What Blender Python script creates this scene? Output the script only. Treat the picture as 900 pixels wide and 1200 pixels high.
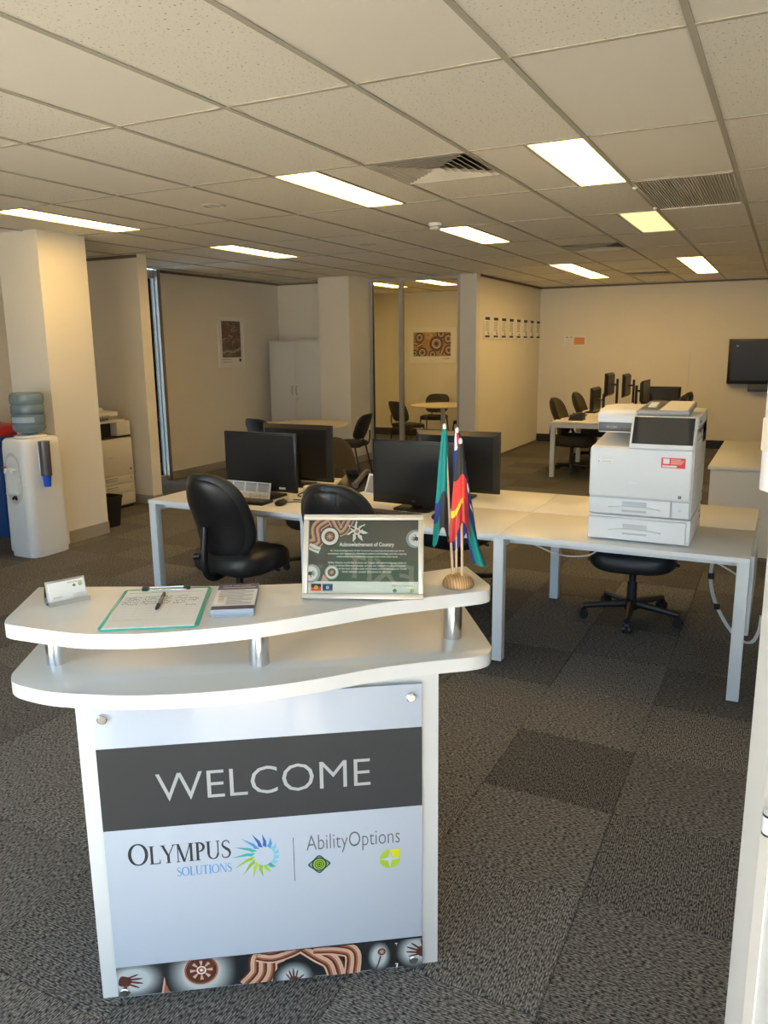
import bpy, bmesh, math, random
from mathutils import Vector, Matrix
random.seed(7)
PI = math.pi
scn = bpy.context.scene
COL = scn.collection
for o in list(bpy.data.objects): bpy.data.objects.remove(o)

# ---------------------------------------------------------------- camera
CAM_H = 1.69; CEIL = 2.657
F_PX, YAW, PITCH, ROLL = 926.733, -0.4663, -0.2063, -0.0110
fw = Vector((math.sin(YAW)*math.cos(PITCH), math.cos(YAW)*math.cos(PITCH), math.sin(PITCH)))
r0 = Vector((math.cos(YAW), -math.sin(YAW), 0)); u0 = r0.cross(fw)
r_ = r0*math.cos(ROLL)+u0*math.sin(ROLL); u_ = -r0*math.sin(ROLL)+u0*math.cos(ROLL)
cam = bpy.data.cameras.new('camera'); camo = bpy.data.objects.new('camera', cam); COL.objects.link(camo)
cam.sensor_fit = 'VERTICAL'; cam.sensor_height = 36; cam.lens = F_PX*36/1200
cam.clip_start = 0.02
camo.matrix_world = Matrix(((r_.x, u_.x, -fw.x, 0), (r_.y, u_.y, -fw.y, 0), (r_.z, u_.z, -fw.z, CAM_H), (0, 0, 0, 1)))
scn.camera = camo
def to_px(p):
    d = Vector(p)-Vector((0, 0, CAM_H)); w = d.dot(fw)
    if w < .05: return None
    return 450+F_PX*d.dot(r_)/w, 600-F_PX*d.dot(u_)/w

# ---------------------------------------------------------------- world + exposure
SKY = 5.4          # daylight outside the entrance glazing
LAMP = 15.0         # troffer diffusers
LAMP_COL = (1.0, .62, .20)
w = bpy.data.worlds.new('world'); scn.world = w; w.use_nodes = True
bg = w.node_tree.nodes['Background']; bg.inputs[0].default_value = (.50, .74, 1, 1); bg.inputs[1].default_value = SKY
scn.view_settings.view_transform = 'Standard'; scn.view_settings.look = 'None'
scn.view_settings.exposure = 0.0; scn.view_settings.gamma = 1; scn.view_settings.use_curve_mapping = False
pl = bpy.data.lights.new('entrance_daylight_portal', 'AREA'); pl.shape = 'RECTANGLE'; pl.size = 6.5; pl.size_y = 2.45
pl.cycles.is_portal = True
plo = bpy.data.objects.new('entrance_daylight_portal', pl); COL.objects.link(plo)
plo.location = (-1.15, -.30, 1.27); plo.rotation_euler = (PI/2, 0, 0)   # faces +y, into the room
sl = bpy.data.lights.new('sun', 'SUN'); sl.energy = 190; sl.angle = .01; sl.color = (1, .89, .73)
slo = bpy.data.objects.new('sun', sl); COL.objects.link(slo); slo.rotation_euler = (math.radians(19), math.radians(-10), 0)   # high midday sun: lights the forecourt and the carpet just inside the glazing

# ---------------------------------------------------------------- materials
MATS = {}
def mat(name, col, rough=.5, metal=0, spec=.5, emit=None, estr=0, noise=0, nscale=30, bump=0, bscale=200, alpha=None, coat=0):
    if name in MATS: return MATS[name]
    m = bpy.data.materials.new(name); m.use_nodes = True; nt = m.node_tree; b = nt.nodes['Principled BSDF']
    b.inputs['Base Color'].default_value = (*col, 1); b.inputs['Roughness'].default_value = rough
    b.inputs['Metallic'].default_value = metal; b.inputs['Specular IOR Level'].default_value = spec
    if coat: b.inputs['Coat Weight'].default_value = coat; b.inputs['Coat Roughness'].default_value = .08
    if emit: b.inputs['Emission Color'].default_value = (*emit, 1); b.inputs['Emission Strength'].default_value = estr
    tc = None
    if noise or bump:
        tc = nt.nodes.new('ShaderNodeTexCoord')
    if noise:
        n = nt.nodes.new('ShaderNodeTexNoise'); n.inputs['Scale'].default_value = nscale; n.inputs['Detail'].default_value = 4
        nt.links.new(tc.outputs['Object'], n.inputs['Vector'])
        cr = nt.nodes.new('ShaderNodeMapRange'); cr.inputs['From Min'].default_value = .3; cr.inputs['From Max'].default_value = .7
        cr.inputs['To Min'].default_value = 1-noise; cr.inputs['To Max'].default_value = 1+noise
        nt.links.new(n.outputs['Fac'], cr.inputs['Value'])
        mx = nt.nodes.new('ShaderNodeVectorMath'); mx.operation = 'SCALE'; mx.inputs[0].default_value = col
        nt.links.new(cr.outputs[0], mx.inputs['Scale']); nt.links.new(mx.outputs[0], b.inputs['Base Color'])
    if bump:
        n2 = nt.nodes.new('ShaderNodeTexNoise'); n2.inputs['Scale'].default_value = bscale; n2.inputs['Detail'].default_value = 3
        nt.links.new(tc.outputs['Object'], n2.inputs['Vector'])
        bp = nt.nodes.new('ShaderNodeBump'); bp.inputs['Strength'].default_value = bump; bp.inputs['Distance'].default_value = .004
        nt.links.new(n2.outputs['Fac'], bp.inputs['Height']); nt.links.new(bp.outputs[0], b.inputs['Normal'])
    MATS[name] = m; return m

def M(k): return MATS[k]
mat('plaster', (.80, .77, .70), .75, noise=.015, nscale=2, bump=.08, bscale=90)
mat('plaster_grey', (.72, .71, .68), .7, noise=.015, nscale=2, bump=.08, bscale=90)
mat('skirting', (.42, .39, .34), .45, metal=.2)
mat('skirting_black', (.02, .018, .016), .5)
mat('shadowline', (.16, .13, .10), .6)
mat('alu', (.50, .50, .48), .38, metal=.7)
mat('alu_frame', (.42, .42, .40), .45, metal=.3)
mat('steel', (.72, .72, .72), .22, metal=1)
mat('chrome', (.8, .8, .8), .12, metal=1)
mat('desk_white', (.80, .80, .79), .33, noise=.008, nscale=60, bump=.03, bscale=400)
mat('counter_white', (.66, .675, .68), .28, bump=.02, bscale=500)
mat('edge_white', (.82, .84, .86), .35)
mat('leg_white', (.74, .77, .80), .38)
mat('plastic_white', (.83, .845, .86), .42)
mat('plastic_recess_shade', (.56, .58, .61), .5)  # white plastic darkened: shade of the handle recess put into the colour
mat('plastic_offwhite', (.66, .65, .62), .45)
mat('plastic_grey', (.33, .33, .34), .45)
mat('plastic_darkgrey', (.09, .09, .095), .4)
mat('plastic_black', (.012, .012, .013), .38)
mat('rubber', (.015, .015, .015), .7)
mat('screen_off', (.022, .022, .022), .3, spec=.28)
mat('screen_copier', (.05, .048, .042), .2)
mat('fabric_black', (.014, .014, .015), .62, noise=.2, nscale=300, bump=.15, bscale=700)
mat('leather_black', (.016, .017, .018), .42, bump=.06, bscale=300)
mat('fabric_black_warmlit', (.045, .036, .022), .8, noise=.2, nscale=300, bump=.2, bscale=700)  # black fabric with the warm lamplight mixed into its colour
mat('wood_light', (.72, .62, .46), .42, noise=.04, nscale=15)
mat('paper', (.84, .84, .82), .7)
mat('paper_cream', (.80, .74, .60), .7)
mat('ink', (.018, .018, .02), .6)
mat('ink_grey', (.36, .36, .37), .6)
mat('ink_light', (.58, .58, .58), .6)
mat('welcome_ink', (.36, .375, .39), .3)
mat('logo_white', (.97, .97, .97), .4)
mat('ink_white', (.86, .86, .86), .55)
mat('ink_red', (.72, .035, .04), .5)
mat('ink_orange', (.75, .30, .12), .5)
mat('sign_white_daylit', (.43, .485, .58), .10, spec=.25)  # white acrylic; the daylight's blue tint is put into the colour
mat('sign_grey', (.05, .052, .055), .08, spec=.3)
mat('olympus_blue', (.05, .25, .55), .4)
mat('olympus_deep', (.01, .09, .38), .4)
mat('olympus_teal', (.03, .34, .33), .4)
mat('olympus_sky', (.16, .45, .60), .4)
mat('olympus_green', (.22, .42, .03), .4)
mat('option_lime', (.34, .50, .03), .4)
mat('option_yellow', (.52, .56, .02), .4)
mat('option_grey', (.09, .09, .11), .4)
mat('art_black', (.018, .02, .022), .3)
mat('art_brown', (.095, .028, .018), .4)
mat('art_tan', (.60, .38, .27), .4)
mat('art_rust', (.36, .11, .055), .4)
mat('art_white', (.78, .78, .76), .4)
mat('art_haze', (.30, .36, .38), .4)
mat('art_haze2', (.14, .17, .18), .4)
mat('art_olive', (.07, .063, .05), .35)
mat('art_ochre', (.42, .27, .10), .5)
mat('flag_black', (.03, .03, .032), .8)
mat('flag_red', (.78, .045, .03), .75)
mat('flag_yellow', (.72, .50, .02), .75)
mat('flag_teal', (.0, .21, .20), .75)
mat('flag_blue', (.012, .035, .22), .75)
mat('flag_white', (.82, .82, .82), .75)
mat('pole_wood', (.62, .45, .30), .5)
mat('clip_teal', (.03, .42, .34), .25, spec=.6)
mat('bin_blue', (.012, .075, .30), .45)
mat('lid_red', (.42, .02, .02), .45)
mat('cup_blue', (.01, .10, .72), .4)
mat('smoke_plastic', (.10, .10, .11), .2)
mat('flyer_purple', (.055, .05, .11), .4)
mat('flyer_edge', (.35, .42, .52), .6)
mat('gold_frame', (.50, .46, .39), .38, metal=.5)
mat('cable_white', (.65, .65, .63), .5)
mat('tbar', (.44, .41, .345), .55)
mat('vent_white', (.62, .59, .52), .5)
mat('exit_green', (.02, .20, .06), .4, emit=(.02, .30, .10), estr=1.6)
mat('exit_white', (.8, .8, .7), .4, emit=(.8, .8, .5), estr=1.6)
mat('lamp', (.8, .8, .8), .5, emit=LAMP_COL, estr=LAMP)
mat('lamp_dim', (.8, .8, .8), .5, emit=(1.0, .80, .32), estr=1.25)
mat('paving', (.21, .19, .165), .85, noise=.08, nscale=1.5)
mat('door_white', (.80, .82, .81), .35)
mat('poster_brown', (.16, .10, .07), .5, noise=.5, nscale=40)

def wood_mat():
    m = bpy.data.materials.new('turned_pine'); m.use_nodes = True; nt = m.node_tree; b = nt.nodes['Principled BSDF']
    tc = nt.nodes.new('ShaderNodeTexCoord'); wv = nt.nodes.new('ShaderNodeTexWave')
    wv.wave_type = 'BANDS'; wv.bands_direction = 'X'; wv.inputs['Scale'].default_value = 45; wv.inputs['Distortion'].default_value = 2.5
    wv.inputs['Detail'].default_value = 2; cr = nt.nodes.new('ShaderNodeValToRGB')
    cr.color_ramp.elements[0].color = (.36, .20, .085, 1); cr.color_ramp.elements[1].color = (.58, .38, .19, 1)
    nt.links.new(tc.outputs['Object'], wv.inputs['Vector']); nt.links.new(wv.outputs['Fac'], cr.inputs['Fac'])
    nt.links.new(cr.outputs[0], b.inputs['Base Color']); b.inputs['Roughness'].default_value = .35; MATS['turned_pine'] = m
wood_mat()

def glass_mat(name, tint, gloss=.08, rough=.0):
    m = bpy.data.materials.new(name); m.use_nodes = True; nt = m.node_tree; nt.nodes.remove(nt.nodes['Principled BSDF'])
    out = nt.nodes['Material Output']; tr = nt.nodes.new('ShaderNodeBsdfTransparent'); tr.inputs[0].default_value = (*tint, 1)
    gl = nt.nodes.new('ShaderNodeBsdfGlossy'); gl.inputs['Roughness'].default_value = rough
    lw = nt.nodes.new('ShaderNodeFresnel'); lw.inputs[0].default_value = 1.5
    mx = nt.nodes.new('ShaderNodeMixShader'); nt.links.new(lw.outputs[0], mx.inputs[0]); nt.links.new(tr.outputs[0], mx.inputs[1])
    nt.links.new(gl.outputs[0], mx.inputs[2]); nt.links.new(mx.outputs[0], out.inputs[0]); MATS[name] = m
glass_mat('glass', (.96, .97, .95)); glass_mat('smoke_glass', (.42, .42, .42), rough=.1)
bm_ = mat('bottle_blue', (.20, .29, .36), .12, spec=.6); bm_.node_tree.nodes['Principled BSDF'].inputs['Alpha'].default_value = .72
glass_mat('clear_holder', (.80, .82, .84), rough=.08)

def carpet_mat():
    m = bpy.data.materials.new('carpet'); m.use_nodes = True; nt = m.node_tree; b = nt.nodes['Principled BSDF']; L = nt.links
    tc = nt.nodes.new('ShaderNodeTexCoord')
    mp = nt.nodes.new('ShaderNodeMapping'); mp.inputs['Scale'].default_value = (200, 75, 60); L.new(tc.outputs['Object'], mp.inputs['Vector'])
    n = nt.nodes.new('ShaderNodeTexNoise'); n.inputs['Scale'].default_value = 1; n.inputs['Detail'].default_value = 2; L.new(mp.outputs[0], n.inputs['Vector'])
    cr = nt.nodes.new('ShaderNodeValToRGB'); e = cr.color_ramp.elements
    e[0].position = .36; e[0].color = (.030, .029, .028, 1); e[1].position = .64; e[1].color = (.27, .265, .255, 1)
    L.new(n.outputs['Fac'], cr.inputs['Fac'])
    wv = nt.nodes.new('ShaderNodeTexWave'); wv.bands_direction = 'X'; wv.inputs['Scale'].default_value = 46; wv.inputs['Distortion'].default_value = .6
    L.new(tc.outputs['Object'], wv.inputs['Vector'])
    oi = nt.nodes.new('ShaderNodeObjectInfo')
    mr = nt.nodes.new('ShaderNodeMapRange'); mr.inputs['To Min'].default_value = .72; mr.inputs['To Max'].default_value = 1.18
    L.new(oi.outputs['Random'], mr.inputs['Value'])
    wr = nt.nodes.new('ShaderNodeMapRange'); wr.inputs['To Min'].default_value = .62; wr.inputs['To Max'].default_value = 1.2; L.new(wv.outputs['Fac'], wr.inputs['Value'])
    mu = nt.nodes.new('ShaderNodeMath'); mu.operation = 'MULTIPLY'; L.new(mr.outputs[0], mu.inputs[0]); L.new(wr.outputs[0], mu.inputs[1])
    sc = nt.nodes.new('ShaderNodeVectorMath'); sc.operation = 'SCALE'; L.new(cr.outputs[0], sc.inputs[0]); L.new(mu.outputs[0], sc.inputs['Scale'])
    L.new(sc.outputs[0], b.inputs['Base Color']); b.inputs['Roughness'].default_value = .95; b.inputs['Specular IOR Level'].default_value = .15
    bp = nt.nodes.new('ShaderNodeBump'); bp.inputs['Strength'].default_value = .5; bp.inputs['Distance'].default_value = .003
    L.new(n.outputs['Fac'], bp.inputs['Height']); L.new(bp.outputs[0], b.inputs['Normal']); MATS['carpet'] = m
carpet_mat()

def tile_mat(name, pits):
    m = bpy.data.materials.new(name); m.use_nodes = True; nt = m.node_tree; b = nt.nodes['Principled BSDF']; L = nt.links
    tc = nt.nodes.new('ShaderNodeTexCoord'); n = nt.nodes.new('ShaderNodeTexNoise'); n.inputs['Scale'].default_value = 95; n.inputs['Detail'].default_value = 3
    oi = nt.nodes.new('ShaderNodeObjectInfo'); ad = nt.nodes.new('ShaderNodeVectorMath'); L.new(tc.outputs['Object'], ad.inputs[0]); 
    L.new(oi.outputs['Location'], ad.inputs[1]); L.new(ad.outputs[0], n.inputs['Vector'])
    cr = nt.nodes.new('ShaderNodeValToRGB'); e = cr.color_ramp.elements
    e[0].position = .30; e[0].color = (.30, .27, .21, 1) if pits else (.82, .79, .71, 1); e[1].position = .375; e[1].color = (.86, .83, .75, 1)
    L.new(n.outputs['Fac'], cr.inputs['Fac']); L.new(cr.outputs[0], b.inputs['Base Color']); b.inputs['Roughness'].default_value = .9
    b.inputs['Specular IOR Level'].default_value = .2
    MATS[name] = m
tile_mat('ceiling_tile', True); tile_mat('ceiling_tile_plain', False)

# ---------------------------------------------------------------- mesh helpers
class MB:
    """collects geometry for ONE mesh; several material slots allowed (flat print)"""
    def __init__(s): s.bm = bmesh.new(); s.slots = []
    def _slot(s, m):
        if m is None: return 0
        if m not in s.slots: s.slots.append(m)
        return s.slots.index(m)
    def faces(s, vs, fs, m=None, T=None):
        k = s._slot(m); bv = [s.bm.verts.new(T @ Vector(v) if T else v) for v in vs]; out = []
        for f in fs:
            try: fc = s.bm.faces.new([bv[i] for i in f])
            except ValueError: continue
            fc.material_index = k; out.append(fc)
        return bv, out
    def box(s, x0, x1, y0, y1, z0, z1, m=None, bev=0, seg=2, T=None):
        vs = [(x, y, z) for z in (z0, z1) for y in (y0, y1) for x in (x0, x1)]
        bv, fc = s.faces(vs, [(0, 2, 3, 1), (4, 5, 7, 6), (0, 1, 5, 4), (2, 6, 7, 3), (0, 4, 6, 2), (1, 3, 7, 5)], m, T)
        if bev:
            ed = list({e for f in fc for e in f.edges})
            r = bmesh.ops.bevel(s.bm, geom=ed, offset=bev, segments=seg, affect='EDGES', profile=.5)
            k = s._slot(m)
            for f in r['faces']: f.material_index = k
        return s
    def prism(s, pts, z0, z1, m=None, bev=0, T=None, seg=2):
        n = len(pts); vs = [(x, y, z0) for x, y in pts]+[(x, y, z1) for x, y in pts]
        fs = [tuple(range(n-1, -1, -1)), tuple(range(n, 2*n))]+[(i, (i+1) % n, n+(i+1) % n, n+i) for i in range(n)]
        bv, fc = s.faces(vs, fs, m, T)
        if bev:
            ed = list(fc[0].edges)+list(fc[1].edges)
            bmesh.ops.bevel(s.bm, geom=ed, offset=bev, segments=seg, affect='EDGES', profile=.5)
        return s
    def tube(s, path, r, n=8, m=None, T=None, caps=True):
        path = [Vector(p) for p in path]; rs = r if isinstance(r, (list, tuple)) else [r]*len(path)
        vs = []; up = Vector((0, 0, 1))
        t0 = (path[1]-path[0]).normalized()
        a = t0.cross(up) if abs(t0.dot(up)) < .95 else t0.cross(Vector((1, 0, 0)))
        a.normalize()
        for i, p in enumerate(path):
            if i == 0: t = path[1]-path[0]
            elif i == len(path)-1: t = path[i]-path[i-1]
            else: t = (path[i+1]-path[i]).normalized()+(path[i]-path[i-1]).normalized()
            t.normalize(); a = (a-t*a.dot(t)).normalized(); b = t.cross(a)
            for k in range(n):
                an = 2*PI*k/n; vs.append(p+(a*math.cos(an)+b*math.sin(an))*rs[i])
        fs = []
        for i in range(len(path)-1):
            for k in range(n): fs.append((i*n+k, i*n+(k+1) % n, (i+1)*n+(k+1) % n, (i+1)*n+k))
        if caps: fs += [tuple(range(n-1, -1, -1)), tuple(range((len(path)-1)*n, len(path)*n))]
        s.faces([tuple(v) for v in vs], fs, m, T); return s
    def cyl(s, c, r, z0, z1, n=20, m=None, T=None): return s.tube([(c[0], c[1], z0), (c[0], c[1], z1)], r, n, m, T)
    def lathe(s, prof, n=24, m=None, T=None):
        vs = []; fs = []; L = len(prof)
        for r, z in prof:
            for k in range(n): a = 2*PI*k/n; vs.append((r*math.cos(a), r*math.sin(a), z))
        for i in range(L-1):
            for k in range(n): fs.append((i*n+k, i*n+(k+1) % n, (i+1)*n+(k+1) % n, (i+1)*n+k))
        fs += [tuple(range(n-1, -1, -1)), tuple(range((L-1)*n, L*n))]
        s.faces(vs, fs, m, T); return s
    def sup(s, c, sz, e1=.5, e2=.5, nu=28, nv=14, fn=None, m=None, T=None):
        "superellipsoid cushion"
        def p(v, e): return math.copysign(abs(v)**e, v)
        vs = []; fs = []
        for i in range(1, nv):
            th = -PI/2+PI*i/nv
            for k in range(nu):
                ph = 2*PI*k/nu
                q = Vector((p(math.cos(th), e1)*p(math.cos(ph), e2)*sz[0], p(math.cos(th), e1)*p(math.sin(ph), e2)*sz[1], p(math.sin(th), e1)*sz[2]))
                vs.append(q)
        vs.append(Vector((0, 0, -sz[2]))); vs.append(Vector((0, 0, sz[2])))
        if fn: vs = [fn(q) for q in vs]
        vs = [tuple(q+Vector(c)) for q in vs]
        for i in range(nv-2):
            for k in range(nu): fs.append((i*nu+k, i*nu+(k+1) % nu, (i+1)*nu+(k+1) % nu, (i+1)*nu+k))
        b, t = len(vs)-2, len(vs)-1
        for k in range(nu): fs.append((b, (k+1) % nu, k)); fs.append((t, (nv-2)*nu+k, (nv-2)*nu+(k+1) % nu))
        s.faces(vs, fs, m, T); return s
    def build(s, name, material=None, parent=None, T=None, smooth=True, ang=38):
        me = bpy.data.meshes.new(name)
        if T is not None: s.bm.transform(T)
        bmesh.ops.recalc_face_normals(s.bm, faces=s.bm.faces) if material is not None or not s.slots else None
        s.bm.to_mesh(me); s.bm.free()
        if smooth:
            me.polygons.foreach_set('use_smooth', [True]*len(me.polygons)); me.set_sharp_from_angle(angle=math.radians(ang))
        for m in (s.slots if s.slots and s.slots[0] else [material]): me.materials.append(M(m) if isinstance(m, str) else m)
        o = bpy.data.objects.new(name, me); COL.objects.link(o)
        if parent: o.parent = parent
        return o

def tag(o, label=None, cat=None, group=None, kind=None):
    if label: o['label'] = label
    if cat: o['category'] = cat
    if group: o['group'] = group
    if kind: o['kind'] = kind
    return o
def thing(name, label, cat, loc=(0, 0, 0), rz=0, group=None):
    o = bpy.data.objects.new(name, None); o.empty_display_size = .1; COL.objects.link(o)
    o.location = loc; o.rotation_euler = (0, 0, rz); return tag(o, label, cat, group)
def copy_tree(o, parent=None):
    c = o.copy(); COL.objects.link(c); c.parent = parent
    for ch in list(o.children): copy_tree(ch, c)
    return c
def place(o, loc, rz=0, label=None, group=None):
    o.location = loc; o.rotation_euler = (0, 0, rz)
    if label: o['label'] = label
    if group: o['group'] = group
    return o
def struct(name, mb, m, label, parent=None, cat=None):
    o = mb.build(name, m, parent)
    if not parent: tag(o, label, cat or name.split('_')[0], kind='structure')
    return o
def Bx(*a, bev=0): return MB().box(*a, bev=bev)
def rrect(x0, x1, y0, y1, r, n=5):
    pts = []
    for cx, cy, a0 in ((x1-r, y1-r, 0), (x0+r, y1-r, PI/2), (x0+r, y0+r, PI), (x1-r, y0+r, 1.5*PI)):
        for k in range(n+1): a = a0+PI/2*k/n; pts.append((cx+r*math.cos(a), cy+r*math.sin(a)))
    return pts
def smooth_poly(pts, closed=True, n=4):
    "Catmull-Rom"
    out = []; L = len(pts)
    for i in range(L if closed else L-1):
        p0, p1, p2, p3 = [Vector(pts[(i+d) % L] if closed else pts[min(max(i+d, 0), L-1)]) for d in (-1, 0, 1, 2)]
        for k in range(n):
            t = k/n; out.append(.5*((2*p1)+(p2-p0)*t+(2*p0-5*p1+4*p2-p3)*t*t+(-p0+3*p1-3*p2+p3)*t**3))
    if not closed: out.append(Vector(pts[-1]))
    return [tuple(v) for v in out]

# flat print: layered coloured shapes in the local x (right) / y (up) plane, z = outward
class Print(MB):
    EPS = .00012
    def __init__(s): super().__init__(); s.l = 0
    def z(s): s.l += 1; return s.l*s.EPS
    def poly(s, pts, m, z=None): 
        z = s.z() if z is None else z
        s.faces([(x, y, z) for x, y in pts], [tuple(range(len(pts)))], m); return s
    def rect(s, x0, y0, x1, y1, m, z=None): return s.poly([(x0, y0), (x1, y0), (x1, y1), (x0, y1)], m, z)
    def disc(s, cx, cy, r, m, n=24, ry=None): return s.poly([(cx+r*math.cos(2*PI*k/n), cy+(ry or r)*math.sin(2*PI*k/n)) for k in range(n)], m)
    def ring(s, cx, cy, ro, ri, m, n=24, z=None):
        z = s.z() if z is None else z; vs = []
        for k in range(n):
            a = 2*PI*k/n; vs += [(cx+ro*math.cos(a), cy+ro*math.sin(a), z), (cx+ri*math.cos(a), cy+ri*math.sin(a), z)]
        s.faces(vs, [(2*k, 2*((k+1) % n), 2*((k+1) % n)+1, 2*k+1) for k in range(n)], m); return s
    def stroke(s, pts, wd, m, closed=False, z=None):
        z = s.z() if z is None else z; vs = []; L = len(pts)
        for i in range(L):
            p = Vector(pts[i]); a = Vector(pts[i-1] if (i or closed) else pts[i]); b = Vector(pts[(i+1) % L] if (i < L-1 or closed) else pts[i])
            t = (b-a).normalized(); nn = Vector((-t.y, t.x))*(wd[i] if isinstance(wd, (list, tuple)) else wd)/2
            vs += [(*(p+nn), z), (*(p-nn), z)]
        s.faces(vs, [(2*i, 2*i+1, 2*((i+1) % L)+1, 2*((i+1) % L)) for i in range(L if closed else L-1)], m); return s
    def text(s, body, x, y, wd, ht, m, bold=0, align='L'):
        "fit the text to width wd, cap height roughly ht"
        vs, fs, bb = text_geo(body, bold)
        sx = wd/(bb[2]-bb[0]); sy = ht/(bb[3]-bb[1]) if ht else sx
        ox = x-(wd/2 if align == 'C' else 0); z = s.z()
        s.faces([(ox+(vx-bb[0])*sx, y+(vy-bb[1])*sy, z) for vx, vy in vs], fs, m); return s
_tc = {}
def text_geo(body, bold=0):
    k = (body, bold)
    if k in _tc: return _tc[k]
    cu = bpy.data.curves.new('t', 'FONT'); cu.body = body; cu.resolution_u = 3; cu.offset = bold; cu.fill_mode = 'FRONT' if hasattr(cu, 'fill_mode') else cu.fill_mode
    ob = bpy.data.objects.new('t', cu); COL.objects.link(ob)
    dg = bpy.context.evaluated_depsgraph_get(); me = bpy.data.meshes.new_from_object(ob.evaluated_get(dg))
    vs = [(v.co.x, v.co.y) for v in me.vertices]; fs = [tuple(p.vertices) for p in me.polygons]
    bb = (min(v[0] for v in vs), min(v[1] for v in vs), max(v[0] for v in vs), max(v[1] for v in vs))
    bpy.data.objects.remove(ob); bpy.data.curves.remove(cu); bpy.data.meshes.remove(me)
    _tc[k] = (vs, fs, bb); return _tc[k]
STAND = Matrix(((1, 0, 0, 0), (0, 0, -1, 0), (0, 1, 0, 0), (0, 0, 0, 1)))     # print facing -y
FACE_X = Matrix(((0, 0, 1, 0), (1, 0, 0, 0), (0, 1, 0, 0), (0, 0, 0, 1)))     # print facing +x (right = +y)
def Tr(x, y, z): return Matrix.Translation((x, y, z))

# ================================================================ STRUCTURE
XL, XR, YB, YF = -7.15, 2.2, -.35, 13.85
fl = struct('floor', Bx(XL-.6, XR+.1, YB-.1, YF+.1, -.15, -.008), 'carpet', 'grey brown carpet tile floor of the open plan office', cat='floor')
# carpet tiles, 0.5 m, quarter-turned
CX, CY = -.4371, 2.2104
tiles = []
for i in range(-14, 6):
    for j in range(-14, 24):
        x, y = CX+.5*i+.25, CY+.5*j+.25
        if x-.25 < XL-.01 or x+.25 > XR+.3 or y+.25 > YF+.3: continue
        p = to_px((x, y, 0)); vis = p is not None and -60 < p[0] < 960 and -60 < p[1] < 1290
        tiles.append((0 if vis else 1, x*x+y*y, x, y, (i+j) % 2))
tiles.sort()
def tile_mesh(g=.0012):
    b = MB(); h = .25-g; t = .0035
    vs = [(-h, -h, -.0075), (h, -h, -.0075), (h, h, -.0075), (-h, h, -.0075), (-h, -h, -t*.5), (h, -h, -t*.5), (h, h, -t*.5), (-h, h, -t*.5),
          (-h+t, -h+t, 0), (h-t, -h+t, 0), (h-t, h-t, 0), (-h+t, h-t, 0)]
    fs = [(0, 1, 5, 4), (1, 2, 6, 5), (2, 3, 7, 6), (3, 0, 4, 7), (4, 5, 9, 8), (5, 6, 10, 9), (6, 7, 11, 10), (7, 4, 8, 11), (8, 9, 10, 11)]
    return vs, fs
vs, fs = tile_mesh(); b = MB(); b.faces(vs, fs); t0 = b.build('carpet_tile', 'carpet', fl, smooth=False)
for n, (v, d, x, y, q) in enumerate(tiles[:290]):
    o = t0 if n == 0 else t0.copy()
    if n: COL.objects.link(o)
    o.location = (x, y, 0); o.rotation_euler = (0, 0, q*PI/2)
b = MB()
for (v, d, x, y, q) in tiles[290:]: b.faces(vs, fs, None, Tr(x, y, 0))
tag(b.build('carpet_tiles_beyond', 'carpet', fl, smooth=False), kind='stuff')

# walls
def wall(name, x0, x1, y0, y1, label, m='plaster', z0=0, z1=CEIL+.03): return struct(name, Bx(x0, x1, y0, y1, z0-.008 if z0 == 0 else z0, z1), m, label)
wall('wall_far', XL-.1, XR+.1, YF, YF+.12, 'plain cream far wall with television and small notice')
wall('wall_partition', -4.0, -3.9, 10.8, YF, 'cream partition wall with the row of framed certificates')
wall('wall_partition_end', -4.14, -3.9, 10.66, 10.8, 'grey white end panel of the certificate partition beside the glazing', 'plaster_grey')
wall('wall_right', XR, XR+.12, YB, YF, 'cream right hand wall out of the picture')
wl = wall('wall_left', XL-.12, XL, YB, 7.58, 'cream left wall behind the column and corner copier')
wall('wall_left_poster', XL-.1, XL, 7.98, YF, 'cream partition with the brown poster beside the cupboard')
wall('wall_stub', XL, -6.16, 6.56, 6.70, 'short cream return wall behind the corner copier')
wall('wall_nook', XL, -6.08, 10.62, 10.74, 'cream wall behind the white cupboard')
wall('wall_column', -6.07, -5.59, 4.82, 5.33, 'square cream column behind the water cooler')
wall('wall_pillar', -6.08, -5.58, 10.06, 10.70, 'square cream pillar between the cupboard and the glazed room')
# front wall with the glazed entrance (behind the camera) and the forecourt outside
struct('wall_back', Bx(XL-.1, -4.4, YB-.12, YB, 0, CEIL+.03).box(.42, .66, YB-.12, YB, 0, CEIL+.03).box(2.1, XR+.1, YB-.12, YB, 0, CEIL+.03).box(-4.4, 2.1, YB-.12, YB, 2.50, CEIL+.03).box(-1.25, -.64, YB-.12, YB, 0, 2.50).box(-.64, .42, YB-.12, YB, 2.10, 2.50), 'plaster', 'wall around the glazed entrance')
struct('wall_doorway_return', Bx(.42, .54, YB, .36, -.008, CEIL+.03), 'plaster', 'short return wall that carries the entrance door')
struct('floor_forecourt', Bx(-40, 40, -60, YB-.12, -.12, -.02), 'paving', 'pale sunlit forecourt outside the entrance', cat='paving')
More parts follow.
